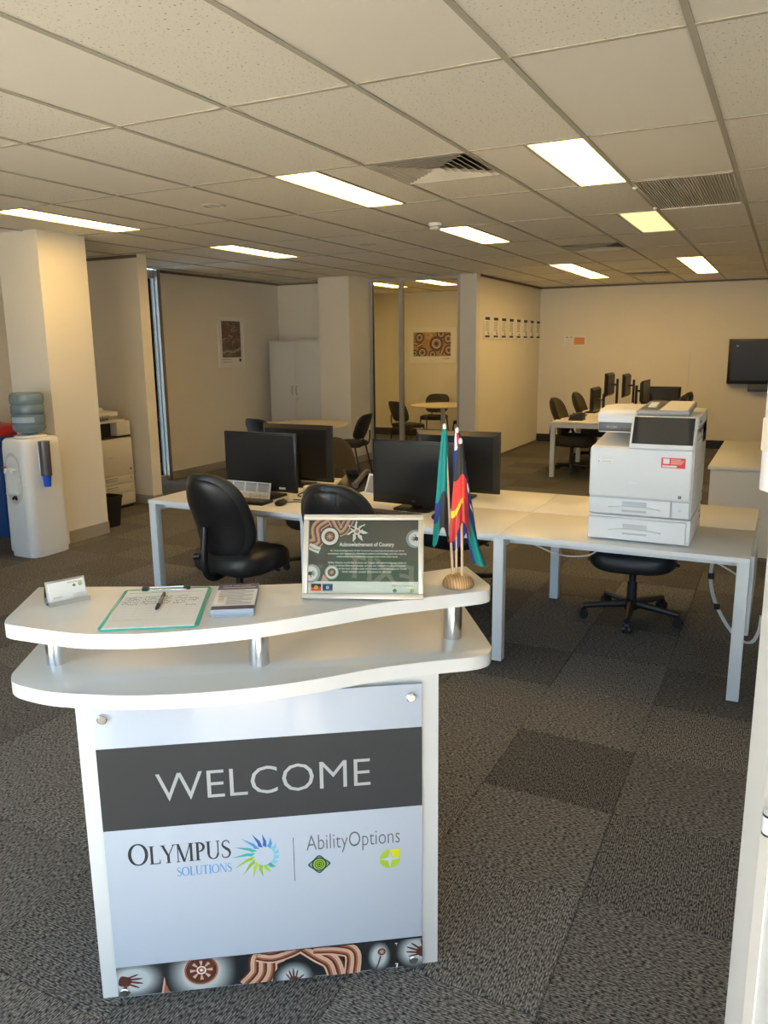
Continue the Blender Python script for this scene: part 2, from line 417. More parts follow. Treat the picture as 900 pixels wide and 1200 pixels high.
# ceiling
ce = struct('ceiling', Bx(XL-.6, XR+.1, YB-.1, YF+.1, CEIL+.035, CEIL+.15), 'ceiling_tile_plain', 'suspended ceiling of cream mineral tiles in a taupe grid', cat='ceiling')
GX, GY = -.3529, 2.8672
def gx(i): return GX+.6*i
def gy(j): return GY+1.2*j
LIGHTS = [(-1.5, 1, 'a'), (-4, 1, 'a'), (-8, 1, 'a'), (-4, 3, 'a'), (-8, 3, 'a'), (-1.5, 3, 'dim'), (-1.5, 6, 'a'), (-1.5, 7, 'a'), (-4, 6, 'a'), (-4, 7, 'a'),
          (-9.5, 7, 'm'), (-8, 7, 'm')]
VENTS = [(-3, 1.0), (-3, 4.55), (-3, 7.4)]
lightcells = {(math.floor(i), j): i-math.floor(i) for i, j, k in LIGHTS}
ventcells = {(-3, 1): .0, (-3, 4): .5, (-3, 7): .5}
def ctile(x0, x1, y0, y1, plain):
    key = (round(x1-x0, 3), round(y1-y0, 3), plain)
    if key not in CT:
        hx, hy = (x1-x0)/2, (y1-y0)/2
        o = Bx(-hx, hx, -hy, hy, .006, .022).build('ceiling_tile', 'ceiling_tile_plain' if plain else 'ceiling_tile', ce, smooth=False); CT[key] = o
    else: o = CT[key].copy(); COL.objects.link(o)
    o.location = ((x0+x1)/2, (y0+y1)/2, CEIL)
CT = {}
for i in range(-12, 5):
    for j in range(-7, 10):
        x0, x1, y0, y1 = gx(i)+.002, gx(i+1)-.002, gy(j)+.002, gy(j+1)-.002
        x0 = max(x0, XL); x1 = min(x1, XR); y0 = max(y0, YB); y1 = min(y1, YF)
        if x1-x0 < .03 or y1-y0 < .03: continue
        if (i, j) == (-1, 2): continue                      # return-air grille
        if (i, j) in lightcells:
            if lightcells[(i, j)] == 0: x0 = gx(i)+.302
            else: x1 = gx(i)+.298
        if (i, j) in ventcells:
            if ventcells[(i, j)] == 0: y0 = gy(j)+.602
            else: y1 = gy(j)+.598
        plain = random.random() < .22 or (i, j) == (-1, 0)
        ctile(x0, x1, y0, y1, plain)
for i in range(-11, 5):
    Bx(gx(i)-.012, gx(i)+.012, YB, YF, CEIL, CEIL+.004).build('main_runner', 'tbar', ce, smooth=False)
for j in range(-6, 10):
    Bx(XL, XR, gy(j)-.010, gy(j)+.010, CEIL+.0006, CEIL+.004).build('cross_tee', 'tbar', ce, smooth=False)
for i, j, k in LIGHTS:                                     # split bar beside each troffer
    xs = gx(i)+(.3 if i == math.floor(i) else 0)
    Bx(xs-.008, xs+.008, gy(j), gy(j+1), CEIL+.0003, CEIL+.004).build('cross_tee', 'tbar', ce, smooth=False)

# troffers
def troffer(i, j, kind):
    lab = {(-1.5, 1): ('bright troffer between the front air diffuser and the return grille', None), (-4, 1): ('long troffer beside the front air diffuser, above the bench desk', None),
           (-8, 1): ('long troffer directly beside the square column', None), (-4, 3): ('troffer right next to the smoke detector', None), (-8, 3): ('troffer above the carpet before the brown poster', None),
           (-1.5, 3): ('dimmer yellowish troffer in the ceiling beside the ribbed return grille', None),
           (-1.5, 6): ('one of two end-to-end troffers before the television', 'television troffer pair'), (-1.5, 7): ('one of two end-to-end troffers before the television', 'television troffer pair'),
           (-4, 6): ('one of two end-to-end troffers beside the certificate wall', 'certificate troffer pair'), (-4, 7): ('one of two end-to-end troffers beside the certificate wall', 'certificate troffer pair')}.get((i, j), ('fluorescent troffer inside the glazed meeting room', 'meeting room troffers'))
    t = thing('ceiling_light', lab[0], 'light', (gx(i)+.15, gy(j)+.6, CEIL), 0, lab[1])
    f = MB(); X, Y, W = .146, .594, .010
    for a in ((-X, X, -Y, -Y+W), (-X, X, Y-W, Y), (-X, -X+W, -Y, Y), (X-W, X, -Y, Y)): f.box(*a, -.001, .02)
    f.build('frame', 'vent_white', t, smooth=False)
    Bx(-X, X, -Y, Y, .02, .03).build('housing', 'vent_white', t, smooth=False)
    Bx(-X+W, X-W, -Y+W, Y-W, .004, .012).build('diffuser', 'lamp_dim' if kind == 'dim' else 'lamp', t, smooth=False)
for a in LIGHTS: troffer(*a)

# square four-way air diffusers
def diffuser(i, y, label):
    t = thing('air_diffuser', label, 'vent', (gx(i)+.3, y+.3, CEIL), 0, None)
    Bx(-.295, .295, -.295, .295, .022, .03).build('backing', 'plastic_black', t, smooth=False)
    for k in range(7):
        h = .293-k*.040; f = MB()
        # angled louvre frame: square ring sloping up and inwards
        vs = []; 
        for (hh, z) in ((h, -.004), (h-.006, -.004), (h-.036, .019), (h-.042, .019)):
            vs += [(-hh, -hh, z), (hh, -hh, z), (hh, hh, z), (-hh, hh, z)]
        fs = [(a*4+q, a*4+(q+1) % 4, (a+1)*4+(q+1) % 4, (a+1)*4+q) for a in range(3) for q in range(4)]
        fs += [(12+q, 12+(q+1) % 4, (q+1) % 4, q) for q in range(4)]
        f.faces(vs, fs); f.build('louvre', 'vent_white', t, smooth=False)
diffuser(-3, gy(1), 'square four-way air diffuser between the long troffers near the entrance')
diffuser(-3, gy(4)+.6, 'square four-way air diffuser midway above the carpeted aisle')
diffuser(-3, gy(7)+.6, 'square four-way air diffuser closest to the far wall')
# return-air grille
t = thing('return_grille', 'ribbed return air grille filling one ceiling bay', 'vent', (gx(-1)+.3, gy(2)+.6, CEIL))
Bx(-.288, .288, -.588, .588, .012, .03).build('backing', 'tbar', t, smooth=False)
f = MB()
for a in ((-.29, .29, -.59, -.575), (-.29, .29, .575, .59), (-.29, -.275, -.59, .59), (.275, .29, -.59, .59)): f.box(*a, -.002, .02)
f.build('frame', 'vent_white', t, smooth=False)
rb = None
for k in range(34):
    if rb is None: rb = Bx(-.0035, .0035, -.575, .575, .004, .013).build('rib', 'vent_white', t, smooth=False); o = rb
    else: o = rb.copy(); COL.objects.link(o)
    o.location = (-.268+k*.01625, 0, 0)
for yy in (-.42, .45): MB().lathe([(.012, 0), (.016, -.004), (.012, -.014), (.004, -.018)], 12).build('latch', 'plastic_white', t, Tr(-.296, yy, 0))
# smoke detector, round ceiling speakers, sprinkler
t = thing('smoke_detector', 'small white smoke detector between two troffers', 'detector', (-2.62, 6.18, CEIL))
MB().lathe([(.055, 0), (.055, -.018), (.048, -.024)], 24).build('base', 'plastic_white', t)
MB().lathe([(.040, -.024), (.046, -.034), (.044, -.05), (.025, -.058), (.0, -.058)], 24).build('sensor_head', 'plastic_offwhite', t)
for x, y, l in ((-3.66, 4.69, 'round flush ceiling speaker in the tile left of the front troffer row'), (-3.74, 7.13, 'round flush ceiling speaker in a tile deeper in the room')):
    t = thing('ceiling_speaker', l, 'speaker', (x, y, CEIL+.006))
    MB().lathe([(.085, 0), (.085, -.004), (.066, -.006), (.066, 0)], 28).build('ring', 'vent_white', t)
    MB().lathe([(.066, -.001), (.05, -.004), (.0, -.0045)], 24).build('grille', 'plastic_offwhite', t)
t = thing('sprinkler', 'tiny sprinkler head near the far partition corner', 'sprinkler', (-2.98, 12.35, CEIL+.006))
MB().lathe([(.03, 0), (.03, -.006), (.012, -.01), (.012, -.035)], 14).build('rosette', 'plastic_offwhite', t)
MB().lathe([(.0, -.035), (.022, -.037), (.022, -.04), (.0, -.041)], 14).build('deflector', 'plastic_darkgrey', t)

# skirtings and shadow lines
def skirt(name, x0, x1, y0, y1, label, m='skirting', h=.1): struct(name, Bx(x0, x1, y0, y1, 0, h), m, label)
skirt('baseboard_far', -3.9, XR, YF-.012, YF, 'black skirting along the far wall', 'skirting_black', .14)
skirt('baseboard_meeting', XL, -4.0, YF-.012, YF, 'black skirting in the meeting room', 'skirting_black', .14)
skirt('baseboard_partition', -3.9, -3.892, 10.8, YF-.012, 'thin dark skirting below the certificates', 'shadowline', .03)
skirt('baseboard_poster', XL, XL+.012, 8.0, 10.6, 'tan skirting below the brown poster')
skirt('baseboard_nook', XL+.012, -6.98, 10.608, 10.62, 'tan skirting behind the cupboard')
skirt('baseboard_stub', XL, -6.148, 6.548, 6.56, 'tan skirting on the return wall')
skirt('baseboard_stub_end', -6.16, -6.148, 6.56, 6.70, 'tan skirting on the end of the return wall')
skirt('baseboard_column', -6.07, -5.578, 4.808, 4.82, 'tan skirting at the front of the column')
skirt('baseboard_column_side', -5.59, -5.578, 4.82, 5.33, 'tan skirting at the side of the column', h=.11)
skirt('baseboard_pillar', -6.08, -5.568, 10.048, 10.06, 'tan skirting at the front of the pillar')
skirt('baseboard_pillar_side', -5.58, -5.568, 10.06, 10.66, 'tan skirting at the side of the pillar')
def cornice(n, x0, x1, y0, y1, label): struct('trim_%d' % n, Bx(x0, x1, y0, y1, CEIL-.03, CEIL), 'shadowline', label)
cornice(1, XL, XL+.014, 8.0, 10.62, 'dark shadow line above the brown poster')
cornice(2, XL+.014, -6.08, 10.606, 10.62, 'dark shadow line above the cupboard')
cornice(3, XL, -6.16, 6.546, 6.56, 'dark shadow line above the return wall')
cornice(4, -3.9, -3.886, 10.8, YF, 'dark shadow line above the certificates')
cornice(5, -3.886, XR, YF-.014, YF, 'dark shadow line above the far wall')
# aluminium post and daylight window at the left
def window(name, label, kids):
    o = bpy.data.objects.new(name, None); COL.objects.link(o); tag(o, label, 'window', kind='structure')
    for nm, mb, m in kids: mb.build(nm, m, o, smooth=False)
    return o
window('window_2', 'narrow daylight window seen as a bright strip beside the poster partition', [
    ('frame', Bx(XL-.09, XL-.03, 7.58, 7.60, 0, CEIL).box(XL-.09, XL-.03, 7.912, 7.92, 0, CEIL).box(XL-.09, XL-.03, 7.60, 7.912, 0, .06).box(XL-.09, XL-.03, 7.60, 7.912, 2.56, CEIL), 'alu_frame'),
    ('glazing_post', Bx(XL-.10, XL+.02, 7.92, 7.98, 0, CEIL), 'alu'),
    ('post_groove', Bx(XL+.02, XL+.024, 7.93, 7.94, 0, CEIL).box(XL+.02, XL+.024, 7.958, 7.966, 0, CEIL), 'shadowline'),
    ('pane', Bx(XL-.066, XL-.06, 7.60, 7.912, .06, 2.56), 'glass')])
# glazed meeting room front
G0, G1, GYY = -5.58, -4.14, 10.70
window('window_1', 'glazed meeting room front with slim grey aluminium frame', [
    ('head', Bx(G0, G1, GYY-.03, GYY+.03, CEIL-.05, CEIL), 'alu_frame'), ('sill', Bx(G0, G1, GYY-.03, GYY+.03, 0, .05), 'alu_frame'),
    ('jamb', Bx(G0, G0+.05, GYY-.034, GYY+.03, 0, CEIL-.05), 'alu_frame'), ('jamb', Bx(G1-.04, G1, GYY-.034, GYY+.03, 0, CEIL-.05), 'alu_frame'),
    ('mullion', Bx(-5.095, -5.035, GYY-.034, GYY+.03, .05, CEIL-.05), 'alu_frame'),
    ('gasket', Bx(G0+.05, G0+.058, GYY-.02, GYY+.02, .05, CEIL-.05), 'plastic_black'), ('gasket', Bx(-5.103, -5.095, GYY-.02, GYY+.02, .05, CEIL-.05), 'shadowline'),
    ('pane', Bx(G0+.058, -5.103, GYY-.004, GYY+.004, .05, CEIL-.05), 'glass'), ('pane', Bx(-5.035, G1-.04, GYY-.004, GYY+.004, .05, CEIL-.05), 'glass')])
# glazed entrance behind the camera
f = MB()
for k in range(4): x = -4.4+k*1.04; f.box(x-.025, x+.025, YB-.08, YB-.03, 0, 2.50)
f.box(-4.4, -1.25, YB-.08, YB-.03, 0, .08).box(-4.4, -1.25, YB-.08, YB-.03, 2.44, 2.50).box(.39, .42, YB-.08, YB-.03, 0, 2.10)
window('window_3', 'tall glazed shopfront that lets the daylight in', [('frame', f, 'alu_frame')]+[('pane', Bx(-4.375+1.04*k, -3.385+1.04*k, YB-.058, YB-.052, .08, 2.44), 'glass') for k in range(3)])

f = MB()  # unseen glazed bay, added to bring more daylight to the right side
for x in (.685, 1.38, 2.075): f.box(x-.025, x+.025, YB-.08, YB-.03, 0, 2.50)
f.box(.66, 2.1, YB-.08, YB-.03, 0, .08).box(.66, 2.1, YB-.08, YB-.03, 2.44, 2.50)
window('window_added_daylight', 'unseen glazed bay added for daylight on the hinge side of the entrance door', [('frame', f, 'alu_frame')]+[('pane', Bx(.71+.695*k, 1.355+.695*k, YB-.058, YB-.052, .08, 2.44), 'glass') for k in range(2)])

# entrance door leaf, standing open at the right
d0 = bpy.data.objects.new('door_1', None); COL.objects.link(d0); tag(d0, 'open white entrance door seen almost edge on at the right', 'door', kind='structure')
d0.location = (.014, 1.06, 0); d0.rotation_euler = (0, 0, math.radians(-62))     # local +x runs from the free edge to the hinge
Bx(0, .80, -.02, .02, .01, 2.3, bev=.004).build('leaf', 'door_white', d0)
Bx(.05, .075, -.0215, -.02, .1, 2.2).build('stile_groove', 'plastic_offwhite', d0)
lk = MB().tube([(.070, -.021, 1.098), (.070, -.021, 1.126)], .009, 14).build('lock_cylinder', 'plastic_white', d0)
for z_ in (1.0975, 1.1225): MB().tube([(.070, -.021, z_), (.070, -.021, z_+.003)], .0095, 14).build('lock_ring', 'plastic_black', lk)
hd = Bx(-.030, -.006, -.022, .008, 1.51, 2.15, bev=.003).build('weather_strip', 'plastic_white', d0)
Bx(-.0305, -.008, -.0225, -.0215, 1.56, 1.60).build('joint_cap', 'paper_cream', hd)

# ================================================================ RECEPTION COUNTER
RC = (-1.48775, 1.26243, 0); RA = math.radians(34.0194)
rec = thing('reception_counter', 'white curved reception counter with raised shelf and welcome sign', 'counter', RC, RA)
Bx(0, .905, 0, .018, 0, .864, bev=.001).build('front_panel', 'counter_white', rec)
for x in (0, .889): Bx(x, x+.016, .018, .45, 0, .864).build('side_panel', 'counter_white', rec)
Bx(.016, .889, .018, .44, .40, .418).build('inner_shelf', 'counter_white', rec)
low = smooth_poly([(-.165, .085), (-.152, .035), (-.122, .0)], False, 4)+smooth_poly([(-.122, .0), (-.036, -.05), (.068, -.081), (.168, -.101), (.305, -.109), (.444, -.1), (.586, -.073), (.739, -.03), (.873, -.008), (.997, .002)], False, 4)[1:]+smooth_poly([(.997, .002), (1.042, .022), (1.064, .07)], False, 4)[1:]+[(1.070, .55), (-.150, .55)]
def shelf(name, pts, z0, z1): return MB().prism(pts, z0, z1, bev=.002).build(name, 'counter_white', rec)
shelf('lower_shelf', low, .864, .900)
up = smooth_poly([(-.152, .055), (-.144, .012), (-.109, -.012)], False, 4)+smooth_poly([(-.109, -.012), (.0, -.068), (.065, -.094), (.182, -.113), (.314, -.108), (.45, -.087), (.592, -.043), (.746, .012), (.882, .045), (1.022, .068)], False, 4)[1:]+smooth_poly([(1.022, .068), (1.060, .088), (1.070, .130)], False, 4)[1:]
up += [(1.05, .318)]+smooth_poly([(1.05, .318), (.925, .280), (.74, .238), (.557, .222), (.303, .239), (.025, .280), (-.15, .306)], False, 4)[1:]
shelf('upper_shelf', up, 1.019, 1.055)
for u, v in ((-.070, .138), (.448, .050), (.975, .155)):
    MB().cyl((u, v), .026, .900, 1.019, 28).build('post', 'steel', rec)
# acrylic welcome sign on standoffs
SX0, SX1, SZ0, SZ1 = .044, .858, .012, .846
sg = Bx(SX0, SX1, -.018, -.012, SZ0, SZ1, bev=.0008).build('welcome_sign', 'sign_white_daylit', rec)
for u, z in ((.067, .808), (.829, .812), (.062, .032), (.833, .036)):
    b = MB(); b.tube([(u, 0, z), (u, -.012, z)], .006, 12); b.tube([(u, -.018, z), (u, -.0255, z), (u, -.0275, z)], [.0125, .0125, .010], 20); b.build('standoff', 'steel', sg)
pr = Print(); pr.rect(SX0, .502, SX1, .727, 'sign_grey'); pr.build('grey_band', None, sg, Tr(0, -.0181, 0) @ STAND, smooth=False)
pr = Print(); pr.l = 3; pr.text('WELCOME', .181, .573, .541, .077, 'welcome_ink', bold=-.008); pr.build('welcome_lettering', None, sg, Tr(0, -.0181, 0) @ STAND, smooth=False)

# hand-drawn roman capitals for the wordmark
def seg(pr, p, q, wd, m, z): pr.poly([(p[0]-wd/2, p[1]), (p[0]+wd/2, p[1]), (q[0]+wd/2, q[1]), (q[0]-wd/2, q[1])], m, z)
def roman(pr, ch, x, y, h, m, z):
    "draw one serif capital of height h at x,y; returns its advance"
    T, t, sv = .155*h, .055*h, .075*h
    def V(cx, w, a=0., b=1., s0=True, s1=True):
        seg(pr, (x+cx*h, y+a*h), (x+cx*h, y+b*h), w, m, z)
        for yy, on in ((a, s0), (b-.04, s1)):
            if on: pr.rect(x+cx*h-w/2-sv, y+yy*h, x+cx*h+w/2+sv, y+(yy+.04)*h, m, z)
    def arc(cx, cy, rx, ry, a0, a1, wmax, n=18):
        pts = []; wd = []
        for k in range(n+1):
            a = a0+(a1-a0)*k/n; pts.append((x+(cx+rx*math.cos(a))*h, y+(cy+ry*math.sin(a))*h)); wd.append(t+(wmax-t)*abs(math.cos(a))**1.5)
        pr.stroke(pts, wd, m, z=z)
    if ch == 'O': arc(.47, .5, .41, .475, 0, 2*PI, T*1.05, 32); return .96*h
    if ch == 'L':
        V(.2, T); pr.rect(x+.2*h, y, x+.66*h, y+.055*h, m, z); pr.poly([(x+.60*h, y), (x+.68*h, y), (x+.70*h, y+.22*h), (x+.66*h, y+.22*h)], m, z); return .72*h
    if ch == 'Y':
        V(.44, T, 0, .48, True, False); seg(pr, (x+.42*h, y+.42*h), (x+.12*h, y+h), T, m, z); seg(pr, (x+.47*h, y+.44*h), (x+.78*h, y+h), t*1.2, m, z)
        pr.rect(x-.02*h, y+.96*h, x+.28*h, y+h, m, z); pr.rect(x+.66*h, y+.96*h, x+.9*h, y+h, m, z); return .84*h
    if ch == 'M':
        V(.16, t*1.1, s1=False); V(.94, T, s1=True); seg(pr, (x+.52*h, y), (x+.18*h, y+h), T, m, z); seg(pr, (x+.52*h, y), (x+.90*h, y+h), t*1.2, m, z)
        pr.rect(x+.02*h, y+.96*h, x+.24*h, y+h, m, z); return 1.12*h
    if ch == 'P': V(.2, T); arc(.24, .73, .32, .245, -PI/2, PI/2, T); return .64*h
    if ch == 'U':
        V(.2, T, .3, 1, False, True); V(.76, t*1.3, .3, 1, False, True); arc(.475, .32, .275, .295, PI, 2*PI, T*.8); return .94*h
    if ch == 'S':
        pts = smooth_poly([(.50, .80), (.44, .93), (.28, .965), (.12, .87), (.11, .70), (.28, .55), (.46, .42), (.52, .25), (.42, .07), (.25, .03), (.10, .08), (.05, .24)], False, 5); n = len(pts)
        pr.stroke([(x+a*h, y+b_*h) for a, b_ in pts], [t+(T-t)*math.exp(-((k/(n-1)-.5)/.2)**2) for k in range(n)], m, z=z); return .62*h
    if ch == 'T': V(.36, T, 0, 1, True, False); pr.rect(x, y+.94*h, x+.72*h, y+h, m, z); pr.rect(x, y+.80*h, x+.04*h, y+h, m, z); pr.rect(x+.68*h, y+.80*h, x+.72*h, y+h, m, z); return .74*h
    if ch == 'I': V(.2, T); return .4*h
    if ch == 'N':
        V(.16, t*1.1, s1=False); V(.84, t*1.1, s0=False); seg(pr, (x+.80*h, y), (x+.16*h, y+h), T, m, z); pr.rect(x+.02*h, y+.96*h, x+.24*h, y+h, m, z); return .98*h
def wordmark(pr, txt, x, y, wd, hs, m, track=0):
    z = pr.z(); tmp = [(c, h) for c, h in zip(txt, hs)]
    class Z(Print): pass
    # measure with a scratch print, then squeeze to width
    q = Print(); cx = 0
    for c, h in tmp: cx += roman(q, c, cx, 0, h, 'ink', 0)+track
    q.bm.free(); sx = wd/cx
    q = Print(); cx = 0
    for c, h in tmp: cx += roman(q, c, cx, 0, h, m, z)+track
    k = pr._slot(m); mp = {}
    for v in q.bm.verts: mp[v] = pr.bm.verts.new((x+v.co.x*sx, y+v.co.y, v.co.z))
    for f_ in q.bm.faces:
        nf = pr.bm.faces.new([mp[v] for v in f_.verts]); nf.material_index = k
    q.bm.free()
ST = Tr(0, -.0181, 0) @ STAND
pr = Print(); wordmark(pr, 'OLYMPUS', .100, .398, .258, [.062]+[.052]*6, 'ink'); pr.build('olympus_wordmark', None, sg, ST, smooth=False)
pr = Print(); wordmark(pr, 'SOLUTIONS', .217, .357, .140, [.026]*9, 'olympus_blue'); pr.build('solutions_wordmark', None, sg, ST, smooth=False)
pr = Print(); cx, cy = .437, .395; N_ = 16
cols = ['olympus_deep', 'olympus_blue', 'olympus_teal', 'olympus_teal', 'olympus_green', 'olympus_green', 'option_lime', 'olympus_green', 'option_lime', 'olympus_teal', 'olympus_sky', 'olympus_sky', 'olympus_sky', 'olympus_sky', 'olympus_blue', 'olympus_deep']
z = pr.z()
for k in range(N_):                                       # sun-burst: curved thorns around a ring, larger at the left
    a = PI*.55+2*PI*k/N_; big = .5+.5*math.cos(a-PI*.92); r0_, r1_ = .032, .043+.036*big
    tip = a+.28; wd_ = .20
    P_ = lambda an, r: (cx+r*math.cos(an), cy+r*math.sin(an)*1.02)
    pr.poly([P_(a-wd_, r0_-.002-.010*big), P_(a-.02, r0_+.010), P_(tip-.05, r1_), P_(a+.17, r0_+.006), P_(a+wd_*1.1, r0_-.003)], cols[k], z)
pr.build('sunburst_logo', None, sg, ST, smooth=False)
pr = Print(); pr.rect(.5165, .312, .518, .440, 'ink'); pr.build('divider_line', None, sg, ST, smooth=False)
pr = Print(); pr.text('AbilityOptions', .551, .384, .247, .058, 'option_grey', bold=-.012); pr.build('ability_lettering', None, sg, ST, smooth=False)
def diamond_logo(pr, cx, cy, r):
    def sq(q, m): pr.poly([(cx+q*(abs(math.cos(a))**.8)*math.copysign(1, math.cos(a)), cy+q*.88*(abs(math.sin(a))**.8)*math.copysign(1, math.sin(a))) for a in [2*PI*k/32 for k in range(32)]], m)
    pts = lambda q: smooth_poly([(cx+q, cy), (cx+.52*q, cy+.46*q), (cx, cy+.9*q), (cx-.52*q, cy+.46*q), (cx-q, cy), (cx-.52*q, cy-.46*q), (cx, cy-.9*q), (cx+.52*q, cy-.46*q)], True, 3)
    pr.poly(pts(r), 'ink'); pr.poly(pts(r*.86), 'olympus_teal'); pr.poly(pts(r*.74), 'olympus_green')
    pr.disc(cx, cy, r*.66, 'ink'); pr.disc(cx, cy, r*.54, 'olympus_green'); pr.ring(cx, cy, r*.42, r*.35, 'ink'); pr.ring(cx, cy, r*.26, r*.18, 'ink'); pr.disc(cx, cy, r*.1, 'ink')
def star_logo(pr, cx, cy, r):
    pts = [(cx+r*math.cos(a), cy+r*math.sin(a)) for a in [PI/2+1.5*PI*k/24 for k in range(25)]]+[(cx+r, cy+r)]
    pr.poly(pts, 'option_lime'); pr.poly([(cx, cy), (cx+r, cy), (cx+r, cy+r), (cx, cy+r)], 'option_yellow')
    st = []
    for k in range(8): a = PI/4*k; q = r*1.02 if k % 2 == 0 else r*.26; st.append((cx+q*math.cos(a), cy+q*math.sin(a)))
    pr.poly(st, 'sign_white_daylit')
pr = Print(); diamond_logo(pr, .583, .355, .030); pr.build('diamond_logo', None, sg, ST, smooth=False)
pr = Print(); star_logo(pr, .771, .352, .028); pr.build('star_logo', None, sg, ST, smooth=False)

# painted strip along the foot of the sign: generic dot-and-line painting
def hand(pr, cx, cy, r, ang, m):
    c, s_ = math.cos(ang), math.sin(ang)
    R_ = lambda x, y: (cx+x*c-y*s_, cy+x*s_+y*c)
    pr.poly([R_(*p) for p in smooth_poly([(-.5*r, -.42*r), (.2*r, -.48*r), (.42*r, -.2*r), (.42*r, .28*r), (.1*r, .45*r), (-.5*r, .40*r)], True, 3)], m)
    for a, l, w_ in ((-.95, .85, .17), (-.28, 1.15, .16), (.02, 1.3, .17), (.30, 1.2, .16), (.62, .95, .14)):
        b0 = (.1*r*math.cos(a), .55*r*math.sin(a)); e_ = (b0[0]+l*r*math.cos(a), b0[1]+l*r*math.sin(a)*.9)
        pr.stroke([R_(*b0), R_(b0[0]*.3+e_[0]*.7, b0[1]*.3+e_[1]*.7), R_(*e_)], [w_*r*1.2, w_*r*1.1, w_*r*.5], m)
def rosette(pr, cx, cy, r, clip=None):
    pr.disc(cx, cy, r, 'art_tan', 32); pr.disc(cx, cy, r*.93, 'art_black', 32); pr.ring(cx, cy, r*.90, r*.84, 'art_rust', 32); pr.disc(cx, cy, r*.8, 'art_brown', 32)
    for k in range(8): a = PI/4*k; pr.stroke([(cx+r*.3*math.cos(a), cy+r*.3*math.sin(a)), (cx+r*.62*math.cos(a), cy+r*.62*math.sin(a))], [r*.07, r*.20], 'art_tan')
    pr.disc(cx, cy, r*.27, 'art_white', 20); pr.disc(cx, cy, r*.2, 'art_rust', 20); pr.disc(cx, cy, r*.08, 'art_white', 10)
def flow(pr, base, wd, n, m=('art_tan', 'art_brown', 'art_rust', 'art_tan')):
    for k in range(n):
        off = (k-(n-1)/2)*wd; pts = [(x+off*nx, y+off*ny) for (x, y, nx, ny) in base]; pr.stroke(pts, wd*.92, m[k % len(m)])
A0, A1, B0, B1 = SX0, SX1, .014, .104
class Clip(Print):
    "print clipped to a rectangle"
    def __init__(s, x0, x1, y0, y1): super().__init__(); s.r = (x0, x1, y0, y1)
    def clip(s):
        x0, x1, y0, y1 = s.r
        for co, no in (((x0, 0, 0), (-1, 0, 0)), ((x1, 0, 0), (1, 0, 0)), ((0, y0, 0), (0, -1, 0)), ((0, y1, 0), (0, 1, 0))):
            bmesh.ops.bisect_plane(s.bm, geom=s.bm.verts[:]+s.bm.edges[:]+s.bm.faces[:], plane_co=co, plane_no=no, clear_outer=True)
        return s
pr = Clip(A0, A1, B0, B1); pr.EPS = .00004
pr.rect(A0, B0, A1, B1, 'art_black')
for k in range(14):
    q = (k/13)**1.6; mat('haze_%d' % k, (.02+.42*q, .023+.46*q, .026+.47*q), .4)
def glow(pr, cx, cy, rx, ry):
    for k in range(14): q = 1.42-.055*k; pr.disc(cx, cy, rx*q, 'haze_%d' % k, 28, ry*q)
def haze(pr, cx, cy, rx, ry): pr.disc(cx, cy, rx*1.25, 'art_haze2', 28, ry*1.25); pr.disc(cx, cy, rx, 'art_haze', 28, ry); pr.disc(cx, cy, rx*.8, 'art_white', 28, ry*.8)
glow(pr, .085, .062, .06, .045)
hand(pr, .066, .060, .032, -.25, 'art_brown')
pr.poly([(.155, .012), (.165, .062), (.19, .012)], 'art_tan'); pr.poly([(.160, .012), (.167, .050), (.183, .012)], 'art_rust')
glow(pr, .262, .062, .068, .068); rosette(pr, .262, .072, .047)
def curve4(pts):
    sp = smooth_poly(pts, False, 6); out = []
    for i, p in enumerate(sp):
        a, b_ = Vector(sp[max(i-1, 0)]), Vector(sp[min(i+1, len(sp)-1)]); t = (b_-a).normalized(); out.append((p[0], p[1], -t.y, t.x))
    return out
flow(pr, curve4([(.385, .0), (.42, .04), (.428, .09), (.47, .11)]), .0055, 14)
flow(pr, curve4([(.41, .098), (.45, .088), (.50, .100), (.54, .12)]), .005, 7)
glow(pr, .505, .018, .04, .038); hand(pr, .505, .012, .026, PI/2, 'art_brown')
flow(pr, curve4([(.54, .115), (.575, .085), (.61, .055), (.625, .0)]), .0055, 10)
flow(pr, curve4([(.56, .105), (.62, .098), (.665, .075), (.66, .0)]), .005, 9)
glow(pr, .738, .058, .024, .036); rosette(pr, .745, .072, .012); pr.stroke([(.742, .06), (.735, .035), (.728, .02)], .004, 'art_brown')
for y_ in (.094, .064, .03): pr.stroke([(.782, y_), (.788, y_), (.786, y_-.012)], .004, 'art_white')
glow(pr, .838, .066, .04, .042); hand(pr, .855, .062, .032, PI*.86, 'art_brown')
pr.rect(A0, B1-.0006, A1, B1, 'art_black')
pr.clip().build('painted_strip', None, sg, ST, smooth=False)

# -- things on the counter: helper turns counter (u, v) into the room
CA, SA = math.cos(RA), math.sin(RA)
def cu(u, v, z=1.055): return (RC[0]+u*CA-v*SA, RC[1]+u*SA+v*CA, z)
